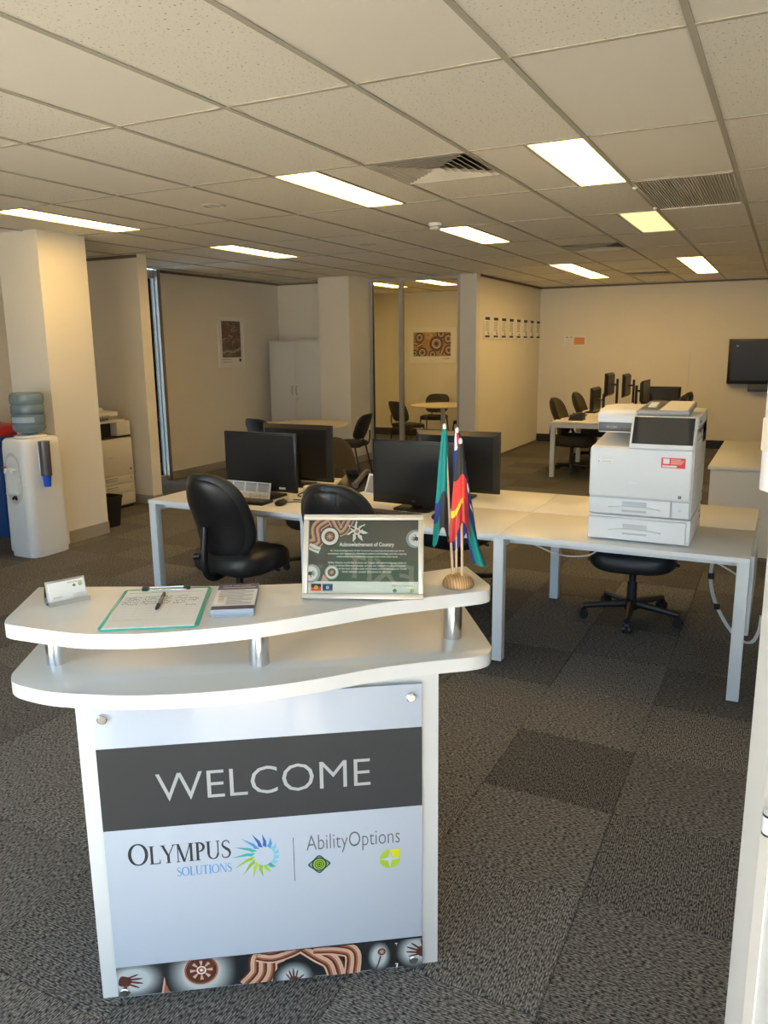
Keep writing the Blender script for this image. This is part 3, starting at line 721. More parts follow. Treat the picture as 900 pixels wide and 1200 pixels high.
# business card holder
t = thing('card_holder', 'small silver wire-look business card stand on the raised shelf', 'card holder', cu(-.028, .146), RA+math.radians(33))
b = MB(); b.box(-.052, .052, -.004, .028, 0, .0025); b.box(-.052, .052, -.006, -.003, 0, .012); b.build('ledge', 'steel', t)
Bx(-.050, .050, -.001, .001, 0, .058).build('back_plate', 'steel', t, T=Tr(0, .012, .002) @ Matrix.Rotation(math.radians(-14), 4, 'X'))
Bx(-.050, .050, -.001, .001, 0, .060).build('rear_leg', 'steel', t, T=Tr(0, .044, .001) @ Matrix.Rotation(math.radians(17), 4, 'X'))
t2 = thing('business_cards', 'pad of white business cards in the silver stand', 'business cards', cu(-.028, .146, 1.0578), RA+math.radians(33))
TC = Tr(0, .0105, 0) @ Matrix.Rotation(math.radians(-14), 4, 'X')
Bx(-.045, .045, -.009, -.002, 0, .053).build('card_pad', 'paper', t2, T=TC)
pr = Print(); pr.text('AbilityOptions', .002, .0445, .036, .005, 'option_grey'); star_logo(pr, .034, .040, .0055); diamond_logo(pr, .018, .0385, .0045)
pr.rect(-.038, .014, -.015, .0155, 'ink_grey'); pr.rect(-.038, .011, -.02, .012, 'ink_light')
for k in range(4): pr.rect(.012, .016-.0028*k, .040, .0170-.0028*k, 'ink_light')
pr.build('card_print', None, t2, TC @ Tr(0, -.0092, 0) @ STAND, smooth=False)
# clipboard
CBR = RA+math.radians(-1.5)
t = thing('clipboard', 'translucent teal edged clipboard lying on the raised shelf', 'clipboard', cu(.206, .069), CBR)
MB().prism(rrect(-.115, .115, -.155, .155, .012), 0, .0035, bev=.0006).build('board', 'clip_teal', t)
b = MB(); b.tube([(-.055, .138, .006), (-.05, .146, .010), (.05, .146, .010), (.055, .138, .006)], .0022, 8); b.build('clip_wire', 'steel', t)
for x in (-.058, .050): Bx(x-.009, x+.009, .132, .148, .0035, .014, bev=.002).build('clip_foot', 'plastic_black', t)
Bx(-.05, .05, .128, .140, .0055, .0085, bev=.001).build('clip_bar', 'steel', t)
t = thing('sign_in_sheet', 'handwritten visitor sign-in sheet held on the clipboard', 'paper', cu(.206, .064, 1.0586), CBR)
Bx(-.105, .105, -.147, .147, 0, .0014).build('sheets', 'paper', t)
pr = Print(); pr.l = 2
pr.rect(-.095, .118, .095, .121, 'olympus_green'); 
for k in range(9): pr.rect(-.098, .088-.020*k, .098, .0888-.020*k, 'ink_light')
for x in (-.098, -.05, .0, .03, .065, .0975): pr.rect(x, -.072, x+.0006, .098, 'ink_light')
rnd = random.Random(3)
for row in range(5):
    for col_, (xa, xb) in enumerate(((-.095, -.055), (-.046, -.004), (.002, .027), (.034, .062), (.068, .095))):
        if rnd.random() < .18: continue
        x = xa; y = .074-.020*row; pts = []
        while x < xb: pts.append((x, y+rnd.uniform(-.006, .008))); x += .0028
        if len(pts) > 2: pr.stroke(pts, .0019, 'ink')
pr.rect(-.09, -.105, -.02, -.1035, 'ink_orange'); pr.rect(-.09, -.112, .07, -.1112, 'ink_light')
pr.build('form_print', None, t, Tr(0, 0, .0014), smooth=False)
t = thing('pen', 'black ballpoint pen lying on the sign-in sheet', 'pen', cu(.206, .094, 1.0600+.0052), RA+math.radians(89))
MB().tube([(-.066, 0, 0), (-.060, 0, 0), (-.03, 0, 0)], [.0012, .0036, .0048], 12).build('grip', 'plastic_black', t)
MB().tube([(-.03, 0, 0), (.03, 0, 0)], .0045, 12).build('barrel', 'plastic_grey', t)
MB().tube([(.03, 0, 0), (.058, 0, 0), (.060, 0, 0), (.070, 0, 0)], [.0047, .0042, .0025, .0022], 12).build('cap', 'plastic_black', t)
MB().box(.018, .058, -.0014, .0014, .0048, .0062).build('pocket_clip', 'plastic_black', t)
# leaflet stack
t = thing('leaflet_stack', 'thick stack of white and purple leaflets beside the clipboard', 'leaflets', cu(.396, .078), RA+math.radians(-2))
b = MB()
for k in range(9): j = rnd.uniform(-.0012, .0012); b.box(-.0515+j, .0515+j, -.106+j, .106+j, k*.0021, k*.0021+.0019)
b.build('pages', 'flyer_edge', t, smooth=False)
pr = Print(); pr.rect(-.0515, -.106, .0515, .106, 'paper'); pr.rect(-.0515, -.106, .0515, -.078, 'flyer_purple'); pr.rect(-.0515, .054, .0515, .106, 'flyer_purple')
pr.text('OUR SERVICES', -.04, .084, .07, .007, 'ink_white'); pr.rect(-.04, .068, .046, .074, 'ink_light')
for k in range(12): pr.rect(-.02 if k > 5 else -.043, .044-.0105*k, (.043 if k % 3 else .02), .0475-.0105*k, 'ink_grey')
for k, m_ in enumerate(('ink_orange', 'ink_red', 'option_lime')): pr.ring(-.034, -.010-.018*k, .006, .004, m_, 14)
pr.build('cover', None, t, Tr(0, 0, .0188), smooth=False)
# framed acknowledgement
FA = math.radians(23.43); TILT = math.radians(-22); FWD, FHT = .3115, .219
t = thing('picture_frame', 'silver framed acknowledgement of country standing on the raised shelf', 'picture frame', (-1.0637, 1.6403, 1.055), FA)
A_ = cu(.563, .076); t.location = (A_[0], A_[1], A_[2]+.0025)
TF = Matrix.Rotation(TILT, 4, 'X')
f = MB(); wd_ = .014
for a in ((0, FWD, 0, wd_), (0, FWD, FHT-wd_, FHT), (0, wd_, wd_, FHT-wd_), (FWD-wd_, FWD, wd_, FHT-wd_)): f.box(a[0], a[1], -.010, .006, a[2], a[3], bev=.002)
f.build('frame', 'gold_frame', t, T=TF)
Bx(wd_*.5, FWD-wd_*.5, .001, .005, wd_*.5, FHT-wd_*.5).build('backing', 'plastic_black', t, T=TF)
Bx(.12, .19, -.0015, .0015, 0, .175).build('easel_leg', 'plastic_black', t, T=Tr(0, .135, .0004) @ Matrix.Rotation(math.radians(22), 4, 'X'))
px0, px1, py0, py1 = wd_, FWD-wd_, wd_, FHT-wd_
pr = Clip(px0, px1, py0, py1); pr.EPS = .00004; pr.rect(px0, py0, px1, py1, 'paper'); W_ = px1-px0; H_ = py1-py0
fx = lambda q: px0+W_*q
fy = lambda q: py0+H_*q
pr.l = 4; yb = fy(.165); pr.rect(px0, yb, px1, py1, 'art_olive')
flow(pr, curve4([(fx(-.02), fy(.66)), (fx(.08), fy(.70)), (fx(.07), fy(.9)), (fx(.2), fy(1.03))]), .0032, 9)
flow(pr, curve4([(fx(.2), fy(1.05)), (fx(.29), fy(.84)), (fx(.38), fy(1.05))]), .0032, 8)
pr.disc(fx(.19), fy(.775), .026, 'art_black', 28); pr.disc(fx(.19), fy(.775), .0225, 'art_white', 28); rosette(pr, fx(.19), fy(.775), .0145)
st = [(fx(.44)+q*math.cos(a), fy(.845)+q*math.sin(a)*1.0) for a, q in [(2*PI*k/14+.3, (.030 if k % 2 else .014)) for k in range(14)]]
pr.poly(st, 'art_white'); pr.disc(fx(.44), fy(.845), .006, 'art_tan'); pr.disc(fx(.44), fy(.845), .003, 'art_rust')
for a in (.5, 1.35, 2.4, 3.5, 4.6, 5.6): pr.stroke([(fx(.44)+.009*math.cos(a), fy(.845)+.009*math.sin(a)), (fx(.44)+.022*math.cos(a+.15), fy(.845)+.022*math.sin(a+.15))], .005, 'art_black')
pr.stroke([(fx(.0), fy(.645)), (fx(.05), fy(.61)), (fx(.10), fy(.58))], .017, 'art_white'); pr.stroke([(fx(.005), fy(.64)), (fx(.05), fy(.60)), (fx(.095), fy(.585))], .004, 'ink_grey')
for cx_, cy_, an in ((.98, .745, PI*.95), (.02, .27, -.15)):
    pr.disc(fx(cx_)-math.cos(an)*-.002, fy(cy_), .024, 'art_haze', 24); pr.disc(fx(cx_), fy(cy_), .019, 'art_white', 24); hand(pr, fx(cx_), fy(cy_), .010, an, 'art_black')
pr.disc(fx(.215), fy(.285), .0185, 'art_haze', 24); pr.disc(fx(.215), fy(.285), .016, 'art_white', 24); rosette(pr, fx(.215), fy(.285), .011); pr.poly([(fx(.12), yb), (fx(.14), fy(.26)), (fx(.19), yb)], 'art_tan')
pr.l = 60
pr.text('Acknowledgement of Country', fx(.53), fy(.622), W_*.50, .0140, 'ink_white', bold=.02, align='C')
LN = ["An 'Acknowledgement of the Country' is a way that all people can show", 'awareness and respect for Aboriginal culture and heritage and the ongoing', 'relationship the traditional owners have with their land.', '',
      'Ability Options would like to show our respect and acknowledge we work on', 'the land of the Dharawal people, we pay our respects to the traditional', 'custodians of this land of elders past and present, and all Aboriginal & Torres', 'Strait Islander people that come to this site.']
for k, ln in enumerate(LN):
    if ln: pr.text(ln, fx(.535), fy(.563-.041*k), W_*min(.72, .0098*len(ln)), .0062, 'ink_white', bold=.012, align='C')
def flag_ab(pr, x, y, w_, h_): pr.rect(x, y+h_/2, x+w_, y+h_, 'flag_black'); pr.rect(x, y, x+w_, y+h_/2, 'flag_red'); pr.disc(x+w_/2, y+h_/2, h_*.28, 'flag_yellow')
def flag_ts(pr, x, y, w_, h_):
    pr.rect(x, y, x+w_, y+h_, 'flag_teal'); pr.rect(x, y+h_*.2, x+w_, y+h_*.8, 'flag_blue'); pr.ring(x+w_/2, y+h_*.5, h_*.22, h_*.13, 'flag_white', 16); pr.disc(x+w_/2, y+h_*.46, h_*.08, 'flag_white', 8)
flag_ab(pr, fx(.03), fy(.035), .026, .018); flag_ts(pr, fx(.135), fy(.035), .026, .018)
pr.text('AbilityOptions', fx(.765), fy(.085), W_*.19, .0085, 'option_grey', bold=-.006); diamond_logo(pr, fx(.79), fy(.045), .0060); star_logo(pr, fx(.945), fy(.045), .0052)
pr.clip().build('print', None, t, TF @ Tr(0, -.0005, 0) @ STAND, smooth=False)
Bx(wd_*.8, FWD-wd_*.8, -.0062, -.0052, wd_*.8, FHT-wd_*.8).build('glass', 'glass', t, T=TF, smooth=False)
# papers lying on the lower shelf
t = thing('loose_papers', 'few loose white papers lying on the lower counter shelf', 'paper', cu(.93, .44, .9), RA)
for k, (a, dx, dy) in enumerate(((.1, 0, 0), (-.25, .03, .02), (.02, -.08, .03))): Bx(-.105, .105, -.045, .10, .0006+.0016*k, .0018+.0016*k).build('sheet', 'paper', t, T=Tr(dx, dy, 0) @ Matrix.Rotation(a, 4, 'Z'))

# desk flags in a turned wooden base
FB = cu(.984, .128)
t = thing('flag_base', 'small domed wooden flag holder on the counter corner', 'flag holder', FB, RA)
MB().lathe([(.040, 0), (.043, .005), (.042, .014), (.036, .024), (.024, .031), (.010, .034), (.0, .0345)], 32).build('dome', 'turned_pine', t)
def desk_flag(name, label, base, tipdir, length, panels, cloth_fn, roll=0):
    "pole with a hanging cloth; cloth_fn(s, t) -> point, panels(s, t) -> material"
    tt = thing(name, label, 'flag', FB, RA)
    b0 = Vector(base); tip = b0+Vector(tipdir).normalized()*length
    MB().tube([b0, tip], .0036, 10).build('pole', 'pole_wood', tt)
    MB().sup(tip, (.0052, .0052, .009), .9, 1, 12, 8).build('finial', 'flag_white', tt)
    NS, NT = 30, 40; b = MB(); bv = []
    for i in range(NS+1):
        for j in range(NT+1): bv.append(b.bm.verts.new(cloth_fn(i/NS, j/NT, tip, b0)))
    for i in range(NS):
        for j in range(NT):
            f_ = b.bm.faces.new((bv[i*(NT+1)+j], bv[(i+1)*(NT+1)+j], bv[(i+1)*(NT+1)+j+1], bv[i*(NT+1)+j+1])); f_.material_index = b._slot(panels((i+.5)/NS, (j+.5)/NT))
    o = b.build('cloth', None, tt); md = o.modifiers.new('thickness', 'SOLIDIFY'); md.thickness = .0008
    return tt
# s runs along the fly (0 at pole), t runs down the hoist (0 at the top); the fly hangs down in folds
def hang(fly_len, hoist, azim, spread, folds, amp, droop=.86):
    ca, sa = math.cos(azim), math.sin(azim)
    def fn(s, t_, tip, b0):
        ax = (b0-tip).normalized(); p = tip+ax*(.008+hoist*t_)
        # gravity drape: the fly direction swings from outward to down
        out = spread*(1-math.exp(-2.2*s*fly_len/.12)) * (.35+.65*t_)
        z = -fly_len*s*droop*(.98-.25*t_)
        wob = amp*math.sin(folds*PI*s+2.4*t_)*min(1, s*5)
        return p+Vector((ca*out-sa*wob, sa*out+ca*wob, z))
    return fn
def aboriginal(s, t):
    if (s-.5)**2*2.25+(t-.5)**2 < .075: return 'flag_yellow'
    return 'flag_black' if t < .5 else 'flag_red'
def torres(s, t):
    if t < .24 or t > .76: return 'flag_teal'
    if .22 < t < .25 or .75 < t < .78: return 'flag_black'
    if .3 < math.hypot((s-.5)*1.5, t-.45)/.45 < .52: return 'flag_white'
    return 'flag_blue'
def australian(s, t):
    if s < .5 and t < .5:
        a, c = s/.5, t/.5
        if abs(a-.5) < .07 or abs(c-.5) < .10: return 'flag_red'
        if abs(a-.5) < .13 or abs(c-.5) < .18: return 'flag_white'
        d = min(abs(a-c), abs(a+c-1)); return 'flag_red' if d < .06 else 'flag_white' if d < .16 else 'flag_blue'
    for sx, sy, q in ((.25, .78, .09), (.75, .2, .06), (.75, .85, .06), (.62, .48, .055), (.88, .42, .055)):
        if math.hypot((s-sx)*1.5, t-sy) < q: return 'flag_white'
    return 'flag_blue'

# aboriginal flag: black then red falling as a narrow cone in front of the poles, gathered at the top
def cone_flag(w_top, w_bot, drop, depth, x_off, twist=0., cupped=.9, skew=0.):
    "fly wraps round the pole as a hanging cone: s goes round, t goes down"
    def fn(s, t_, tip, b0):
        ax = (b0-tip); ax.normalize(); p = tip+ax*(.006+drop*t_)
        wd = w_top+(w_bot-w_top)*t_**.8
        a = (s-.5)*2
        fold = .22*math.sin(a*7+twist)+.10*math.sin(a*15)
        hem = .028*math.sin(a*3+1.)*t_
        return p+Vector((wd*a+x_off*t_+skew*t_*t_, -depth*(1-a*a*cupped)*(.3+.7*t_)+wd*.35*fold, hem))
    return fn
desk_flag('desk_flag', 'small black red and yellow desk flag on a wooden pole', (.008, -.012, .026), (-.015, -.03, .37), .372,
          lambda s, t: ('flag_black' if t < .37 else 'flag_red' if t < .67 else ('flag_yellow' if t < .745 and s < .6 else 'lid_red')), cone_flag(.006, .029, .235, .020, -.006, 1.2))
desk_flag('desk_flag', 'small dark blue desk flag with red and white crosses and stars', (-.004, .010, .026), (.002, .012, .40), .392,
          lambda s, t: ('flag_red' if (t < .13 and (abs(s-.5) < .16)) else 'flag_white' if (t < .15 and abs(s-.35) < .28) else 'flag_white' if (math.hypot((s-.80)*.5, t-.52) < .045 or math.hypot((s-.86)*.5, t-.70) < .035 or math.hypot((s-.75)*.5, t-.33) < .022) else 'flag_red' if (s > .8 and .2 < t < .28) else 'flag_blue'),
          cone_flag(.007, .034, .285, .012, .026, .3))
desk_flag('desk_flag', 'small teal and blue desk flag on a leaning wooden pole', (-.014, .004, .024), (-.022, .016, .405), .405,
          lambda s, t: ('flag_teal' if t < .62 else 'flag_black' if s > .35 else ('flag_blue' if t < .8 else 'flag_teal')), cone_flag(.006, .022, .285, .012, -.028, 2.2))
# second drape of the teal flag swinging out behind the others
def teal_swing(s, t_, tip, b0):
    x = .004+.036*s*(.35+.65*t_)+.040*t_; z = .205-.175*t_-.012*s
    return Vector((x-.002, .004+.010*math.sin(5*s+2*t_), z+.03))
b = MB(); NS, NT = 14, 24; bv = [b.bm.verts.new(teal_swing(i/NS, j/NT, None, None)) for i in range(NS+1) for j in range(NT+1)]
for i in range(NS):
    for j in range(NT):
        f_ = b.bm.faces.new((bv[i*(NT+1)+j], bv[(i+1)*(NT+1)+j], bv[(i+1)*(NT+1)+j+1], bv[i*(NT+1)+j+1]))
        f_.material_index = b._slot('flag_blue' if i < 3 else 'flag_teal')
tg = [o for o in bpy.data.objects if o.name.startswith('desk_flag') and 'teal' in o['label']][0]
o = b.build('cloth_fly', None, tg); o.modifiers.new('thickness', 'SOLIDIFY').thickness = .0008

# ================================================================ BENCH DESK
DX0, DX1, DY0, DY1, DZ = -3.70, -.075, 3.885, 5.14, .717
bench = thing('bench_desk', 'long white bench desk with six worktops and square white legs', 'desk', (0, 0, 0))
mw = (DX1-DX0)/3
for k in range(3):
    for y0, y1 in ((DY0, 4.508), (4.516, DY1)):
        wt = Bx(DX0+k*mw+.001, DX0+(k+1)*mw-.001, y0, y1, DZ-.025, DZ, bev=.0015).build('worktop', 'desk_white', bench)
        ye = y0 if y0 == DY0 else y1
        Bx(DX0+k*mw+.001, DX0+(k+1)*mw-.001, ye-.0008, ye+.0008, DZ-.0235, DZ-.0015).build('edge_band', 'edge_white', wt)
for x in (DX0, DX0+mw, DX0+2*mw, DX1):
    xa = min(max(x-.0275, DX0), DX1-.055)
    for y in (DY0+.003, DY1-.058): 
        lg = Bx(xa, xa+.055, y, y+.055, .008, DZ-.025, bev=.002).build('leg', 'leg_white', bench)
        Bx(xa+.003, xa+.052, y+.003, y+.052, 0, .009).build('foot', 'plastic_black', lg)
    Bx(xa+.005, xa+.05, DY0+.058, DY1-.058, DZ-.075, DZ-.025).build('cross_rail', 'leg_white', bench)
for k in range(3):
    for y in (DY0+.10, DY1-.13): Bx(DX0+k*mw+.03, DX0+(k+1)*mw-.03, y, y+.04, DZ-.065, DZ-.025).build('long_rail', 'leg_white', bench)
    Bx(DX0+k*mw+.05, DX0+(k+1)*mw-.05, 4.45, 4.57, DZ-.13, DZ-.115).build('cable_tray', 'leg_white', bench)
Bx(DX1-.003, DX1+.015, 4.02, 4.95, .30, DZ-.02).build('end_panel', 'leg_white', bench)
tag(bench.children[-1], 'grey blue end panel hung under the desk')

# cables under the desk
def cable(pts, label, r=.0045, m='cable_white', n=6):
    o = MB().tube(smooth_poly(pts, False, 6), r, 6).build('cable', m); return tag(o, label, 'cable')
t = thing('cable_bundle', 'loop of white cables tied with black straps under the copier desk', 'cable', (-.24, 4.42, 0))
for k in range(4):
    dx = .009*(k % 2); dy = .009*(k//2)
    MB().tube(smooth_poly([(-.02+dx, dy, .60), (-.03+dx, dy, .56), (-.035+dx, dy, .45), (-.005+dx, dy, .33), (.06+dx, dy, .21), (.13+dx, dy, .135), (.19+dx, dy, .13), (.22+dx, dy, .20), (.225+dx, dy, .28)], False, 6), .0048, 8).build('strand', 'cable_white', t)
for z_, x_ in ((.47, -.033), (.305, .008)): MB().tube([(x_+.004, .004, z_-.016), (x_+.004-.002, .004, z_+.016)], .017, 10).build('strap', 'plastic_black', t)
cable([(-1.15, 4.05, .645), (-1.02, 4.15, .57), (-.88, 4.25, .56), (-.80, 4.3, .64)], 'thin white cable sagging under the worktop seam')
cable([(-.30, 3.99, .686), (-.21, 4.06, .63), (-.13, 4.10, .575)], 'short white cable hanging near the right end leg')

# ================================================================ CHAIRS
def task_chair(mb_='leather_black'):
    t = thing('task_chair', 'x', 'chair')
    def back(q):
        tz = q.z/.27; x = q.x*(1-.22*max(0, tz)**2.2-.10*max(0, -tz)**2)
        y = q.y+.085*(q.x/.23)**2*(.8+.2*tz)-.035*math.exp(-((tz+.35)/.5)**2)*-1-.07*tz
        return Vector((x, y, q.z))
    bk = MB().sup((0, -.215, .725), (.232, .047, .27), .62, .8, 40, 22, back).build('backrest', mb_, t)
    def shell(q): v = back(q); return Vector((v.x*.93, v.y-.018, v.z*.93))
    MB().sup((0, -.215, .72), (.225, .042, .26), .62, .8, 36, 18, shell).build('back_shell', 'plastic_black', bk)
    def seat(q):
        ty = q.y/.245; z = q.z-.030*max(0, ty)**3+.012*abs(q.x/.25)**2*(1 if q.z > 0 else 0); return Vector((q.x*(1-.06*max(0, -ty)**2), q.y, z))
    MB().sup((0, .03, .430), (.260, .245, .084), .62, .55, 40, 14, seat).build('seat', mb_, t)
    MB().sup((0, .02, .375), (.205, .19, .022), .5, .5, 28, 8).build('seat_pan', 'plastic_black', t)
    MB().box(-.07, .07, -.13, .10, .352, .402, bev=.008).build('mechanism', 'plastic_black', t)
    MB().tube(smooth_poly([(0, -.10, .375), (0, -.22, .36), (0, -.285, .41), (0, -.295, .52), (0, -.275, .68)], False, 5), .021, 10).build('back_bracket', 'plastic_black', t)
    MB().tube([(-.035, -.29, .50), (-.075, -.29, .50)], [.012, .022], 12).build('height_knob', 'plastic_black', t)
    for s in (-1, 1): MB().tube([(s*.06, .04, .385), (s*.20, .05, .385), (s*.27, .055, .375)], [.006, .006, .010], 8).build('lever', 'plastic_black', t)
    MB().tube([(0, 0, .10), (0, 0, .24), (0, 0, .241), (0, 0, .36)], [.032, .030, .022, .022], 16).build('gas_lift', 'plastic_black', t)
    MB().lathe([(.045, .065), (.050, .08), (.050, .105), (.038, .125), (.032, .13)], 20).build('base_hub', 'plastic_black', t)
    for k in range(5):
        a = 2*PI*k/5+.3; c, s_ = math.cos(a), math.sin(a)
        lg = MB().tube([(c*.035, s_*.035, .096), (c*.16, s_*.16, .090), (c*.30, s_*.30, .078)], [.026, .021, .017], 8).build('base_leg', 'plastic_black', t)
        b = MB(); X, Y = c*.295, s_*.295
        for off in (-.016, .016): b.tube([(X-s_*(off-.009), Y+c*(off-.009), .028), (X-s_*(off+.009), Y+c*(off+.009), .028)], .028, 16)
        b.tube([(X, Y, .03), (X, Y, .08)], .009, 8); b.tube([(X-s_*.012, Y+c*.012, .05), (X+s_*.012, Y-c*.012, .05)], .022, 12)
        b.build('castor', 'plastic_black', lg)
    return t
tc_ = task_chair(); tcb = task_chair('fabric_black_warmlit')
def put(proto, used, loc, rz, label, group=None):
    o = proto if id(proto) not in used else copy_tree(proto); used.add(id(proto)); return place(o, loc, rz, label, group)
US = set()
put(tc_, US, (-2.91, 3.79, 0), math.radians(-4), 'black padded task chair fully seen beside the counter, facing the bench desk')
put(tc_, US, (-2.10, 3.77, 0), math.radians(2), 'black task chair whose backrest rises behind the framed acknowledgement')
put(tc_, US, (-.75, 4.93, 0), math.radians(186), 'black task chair tucked under the desk below the copier')
put(tc_, US, (-1.95, 5.02, 0), math.radians(170), 'black task chair under the desk behind the small flags')
put(tcb, US, (-3.10, 5.12, 0), math.radians(196), 'black fabric task chair, warm lamplight painted in, behind the desk phone')
# far bench chairs
fc = [((-2.50, 10.62, 0), -92, 'dark task chair at the near corner of the far bench'), ((-2.52, 11.95, 0), -88, 'dark task chair beside the middle of the far bench'),
      ((-1.50, 11.75, 0), 92, 'dark task chair on the opposite side of the far bench, nearer end'), ((-1.50, 12.45, 0), 85, 'dark task chair on the opposite side of the far bench, further end')]
for l, a, lb in fc: put(tcb, US, l, math.radians(a), lb)

def visitor_chair():
    t = thing('visitor_chair', 'x', 'chair')
    def bk(q): return Vector((q.x*(1-.08*(q.z/.15)**2), q.y+.05*(q.x/.22)**2-.06*(q.z/.16), q.z))
    MB().sup((0, -.235, .68), (.225, .028, .165), .5, .6, 30, 14, bk).build('backrest', 'fabric_black', t)
    MB().sup((0, 0, .45), (.23, .22, .04), .5, .5, 30, 10, lambda q: Vector((q.x, q.y, q.z-.015*max(0, q.y/.22)**3))).build('seat', 'fabric_black', t)
    for s in (-1, 1):
        MB().tube(smooth_poly([(s*.12, -.06, .415), (s*.12, -.20, .425), (s*.12, -.245, .50), (s*.12, -.25, .62)], False, 5), .010, 8).build('back_upright', 'plastic_black', t)
        MB().tube([(s*.19, .17, .42), (s*.225, .22, 0)], .012, 8).build('leg', 'plastic_black', t)
        MB().tube([(s*.19, -.16, .42), (s*.225, -.25, 0)], .012, 8).build('leg', 'plastic_black', t)
    b = MB()
    for y in (-.16, .17): b.tube([(-.19, y, .42), (.19, y, .42)], .010, 8)
    b.build('seat_frame', 'plastic_black', t); return t
vc = visitor_chair()
put(vc, US, (-5.06, 9.05, 0), math.radians(97), 'black visitor chair side-on at the round table by the pillar')
put(vc, US, (-5.72, 8.24, 0), math.radians(-14), 'black visitor chair at the round table, only its back top above a monitor')
put(vc, US, (-5.36, 11.55, 0), math.radians(-28), 'black visitor chair seen behind the meeting room mullion')
put(vc, US, (-5.55, 13.05, 0), math.radians(185), 'black visitor chair behind the meeting room table')
put(vc, US, (-4.62, 12.35, 0), math.radians(60), 'black visitor chair in front of the meeting room table beside the partition')

# ================================================================ MONITORS AND DESK ITEMS
def monitor(loc, rz, wd, ht, zb, label, bez=.016, chin=.022, logo=None, depth=.03, hump=True, arm=None, group=None):
    "faces local -y"
    t = thing('monitor', label, 'monitor', loc, rz, group)
    h = wd/2
    b = MB(); b.box(-h, h, 0, depth*.6, zb, zb+ht, bev=.004)
    if hump:
        vs = [(-h+.004, depth*.6, zb+.004), (h-.004, depth*.6, zb+.004), (h-.004, depth*.6, zb+ht-.004), (-h+.004, depth*.6, zb+ht-.004),
              (-h*.88, depth+.018, zb+.03), (h*.88, depth+.018, zb+.03), (h*.88, depth+.018, zb+ht-.03), (-h*.88, depth+.018, zb+ht-.03)]
        b.faces(vs, [(0, 1, 5, 4), (1, 2, 6, 5), (2, 3, 7, 6), (3, 0, 4, 7), (4, 5, 6, 7)])
    hs = b.build('housing', 'plastic_black', t)
    Bx(-h+bez, h-bez, -.0012, .002, zb+chin, zb+ht-bez).build('screen', 'screen_off', t)
    if hump:
        Bx(-h*.78, h*.45, depth+.016, depth+.0195, zb+ht-.042, zb+ht-.036).build('vent_slot', 'rubber', hs)
        g = MB()
        for k in range(10): g.box(h*.1, h*.75, depth+.0165, depth+.0195, zb+.045+.006*k, zb+.047+.006*k)
        g.build('vent_slots', 'plastic_darkgrey', hs)
    if logo:
        pr = Print(); pr.text(logo, 0, zb+chin*.36, .026, .0085, 'ink_grey', align='C'); pr.build('logo', None, t, Tr(0, -.0003, 0) @ STAND, smooth=False)
    if arm is None:
        MB().box(-.035, .035, depth+.005, depth+.04, .012, zb+ht*.5, bev=.004).build('stand_neck', 'plastic_black', t)
        MB().prism(rrect(-.12, .12, -.06, .14, .02), 0, .012, bev=.003).build('stand_base', 'plastic_black', t)
    else:
        MB().tube([(0, depth+.01, zb+ht*.5), (0, arm, zb+ht*.5)], .014, 8).build('arm', 'plastic_black', t)
        MB().tube([(0, arm, 0), (0, arm, max(zb+ht*.75, zb+ht*.5+.03))], .018, 10).build('pole', 'plastic_black', t)
        MB().prism(rrect(-.06, .06, arm-.05, arm+.05, .01), 0, .010).build('clamp', 'plastic_black', t)
    return t
mA = monitor((-3.05, 4.25, DZ), 0, .565, .388, .045, 'black monitor facing the chair, with an instruction card leaning on it')
Bx(.145, .195, -.0022, -.0012, .066, .080).build('asset_label', 'paper', mA)
monitor((-1.95, 4.28, DZ), math.radians(-3), .575, .392, .028, 'wide black monitor facing the counter behind the flags', chin=.062, logo='DELL')
monitor((-3.10, 4.80, DZ), PI, .585, .405, .03, 'black monitor seen from behind beside the desk phone')
monitor((-1.87, 4.80, DZ), PI, .585, .400, .035, 'large black monitor seen from behind at the middle of the bench')
# instruction card leaning on the first monitor
t = thing('instruction_card', 'white printed instruction card leaning below a monitor screen', 'card', (-3.13, 4.17, DZ))
TT = Matrix.Rotation(math.radians(-13), 4, 'X')
Bx(-.20, .20, 0, .002, 0, .115).build('sheet', 'paper', t, T=TT)
pr = Print()
for k in range(4):
    x = -.19+.097*k; pr.rect(x, .052, x+.085, .108, 'ink_light'); pr.rect(x, .094, x+.085, .108, 'flyer_edge')
    for q in range(4): pr.rect(x+.006, .058+.009*q, x+.07, .061+.009*q, 'ink_grey')
for k, x in enumerate((-.10, .05, .125)): pr.ring(x, .024, .011, .008, 'ink_red' if k else 'ink_orange', 16); pr.rect(x+.018, .022, x+.06, .025, 'ink_grey'); pr.rect(x+.018, .016, x+.05, .018, 'ink_light')
pr.rect(-.19, .008, .19, .040, 'paper_cream', z=.00005)
pr.build('card_print', None, t, TT @ Tr(0, -.0002, 0) @ STAND, smooth=False)
def keyboard(loc, rz, label):
    t = thing('keyboard', label, 'keyboard', loc, rz)
    MB().box(-.215, .215, -.065, .065, 0, .016, bev=.004).build('case', 'plastic_black', t)
    k0 = None
    for r in range(5):
        for c in range(18):
            if r == 0 and 3 < c < 9: continue
            if k0 is None: o = k0 = MB().box(-.0085, .0085, -.0085, .0085, .0155, .021, bev=.0015, seg=1).build('key', 'plastic_darkgrey', t)
            else: o = k0.copy(); COL.objects.link(o)
            o.location = (-.195+c*.0229, -.044+r*.022, 0)
    return t
keyboard((-3.09, 4.065, DZ), .04, 'black keyboard lying in front of the instruction card')
keyboard((-2.05, 4.085, DZ), math.radians(-4), 'black keyboard partly hidden by the framed acknowledgement')
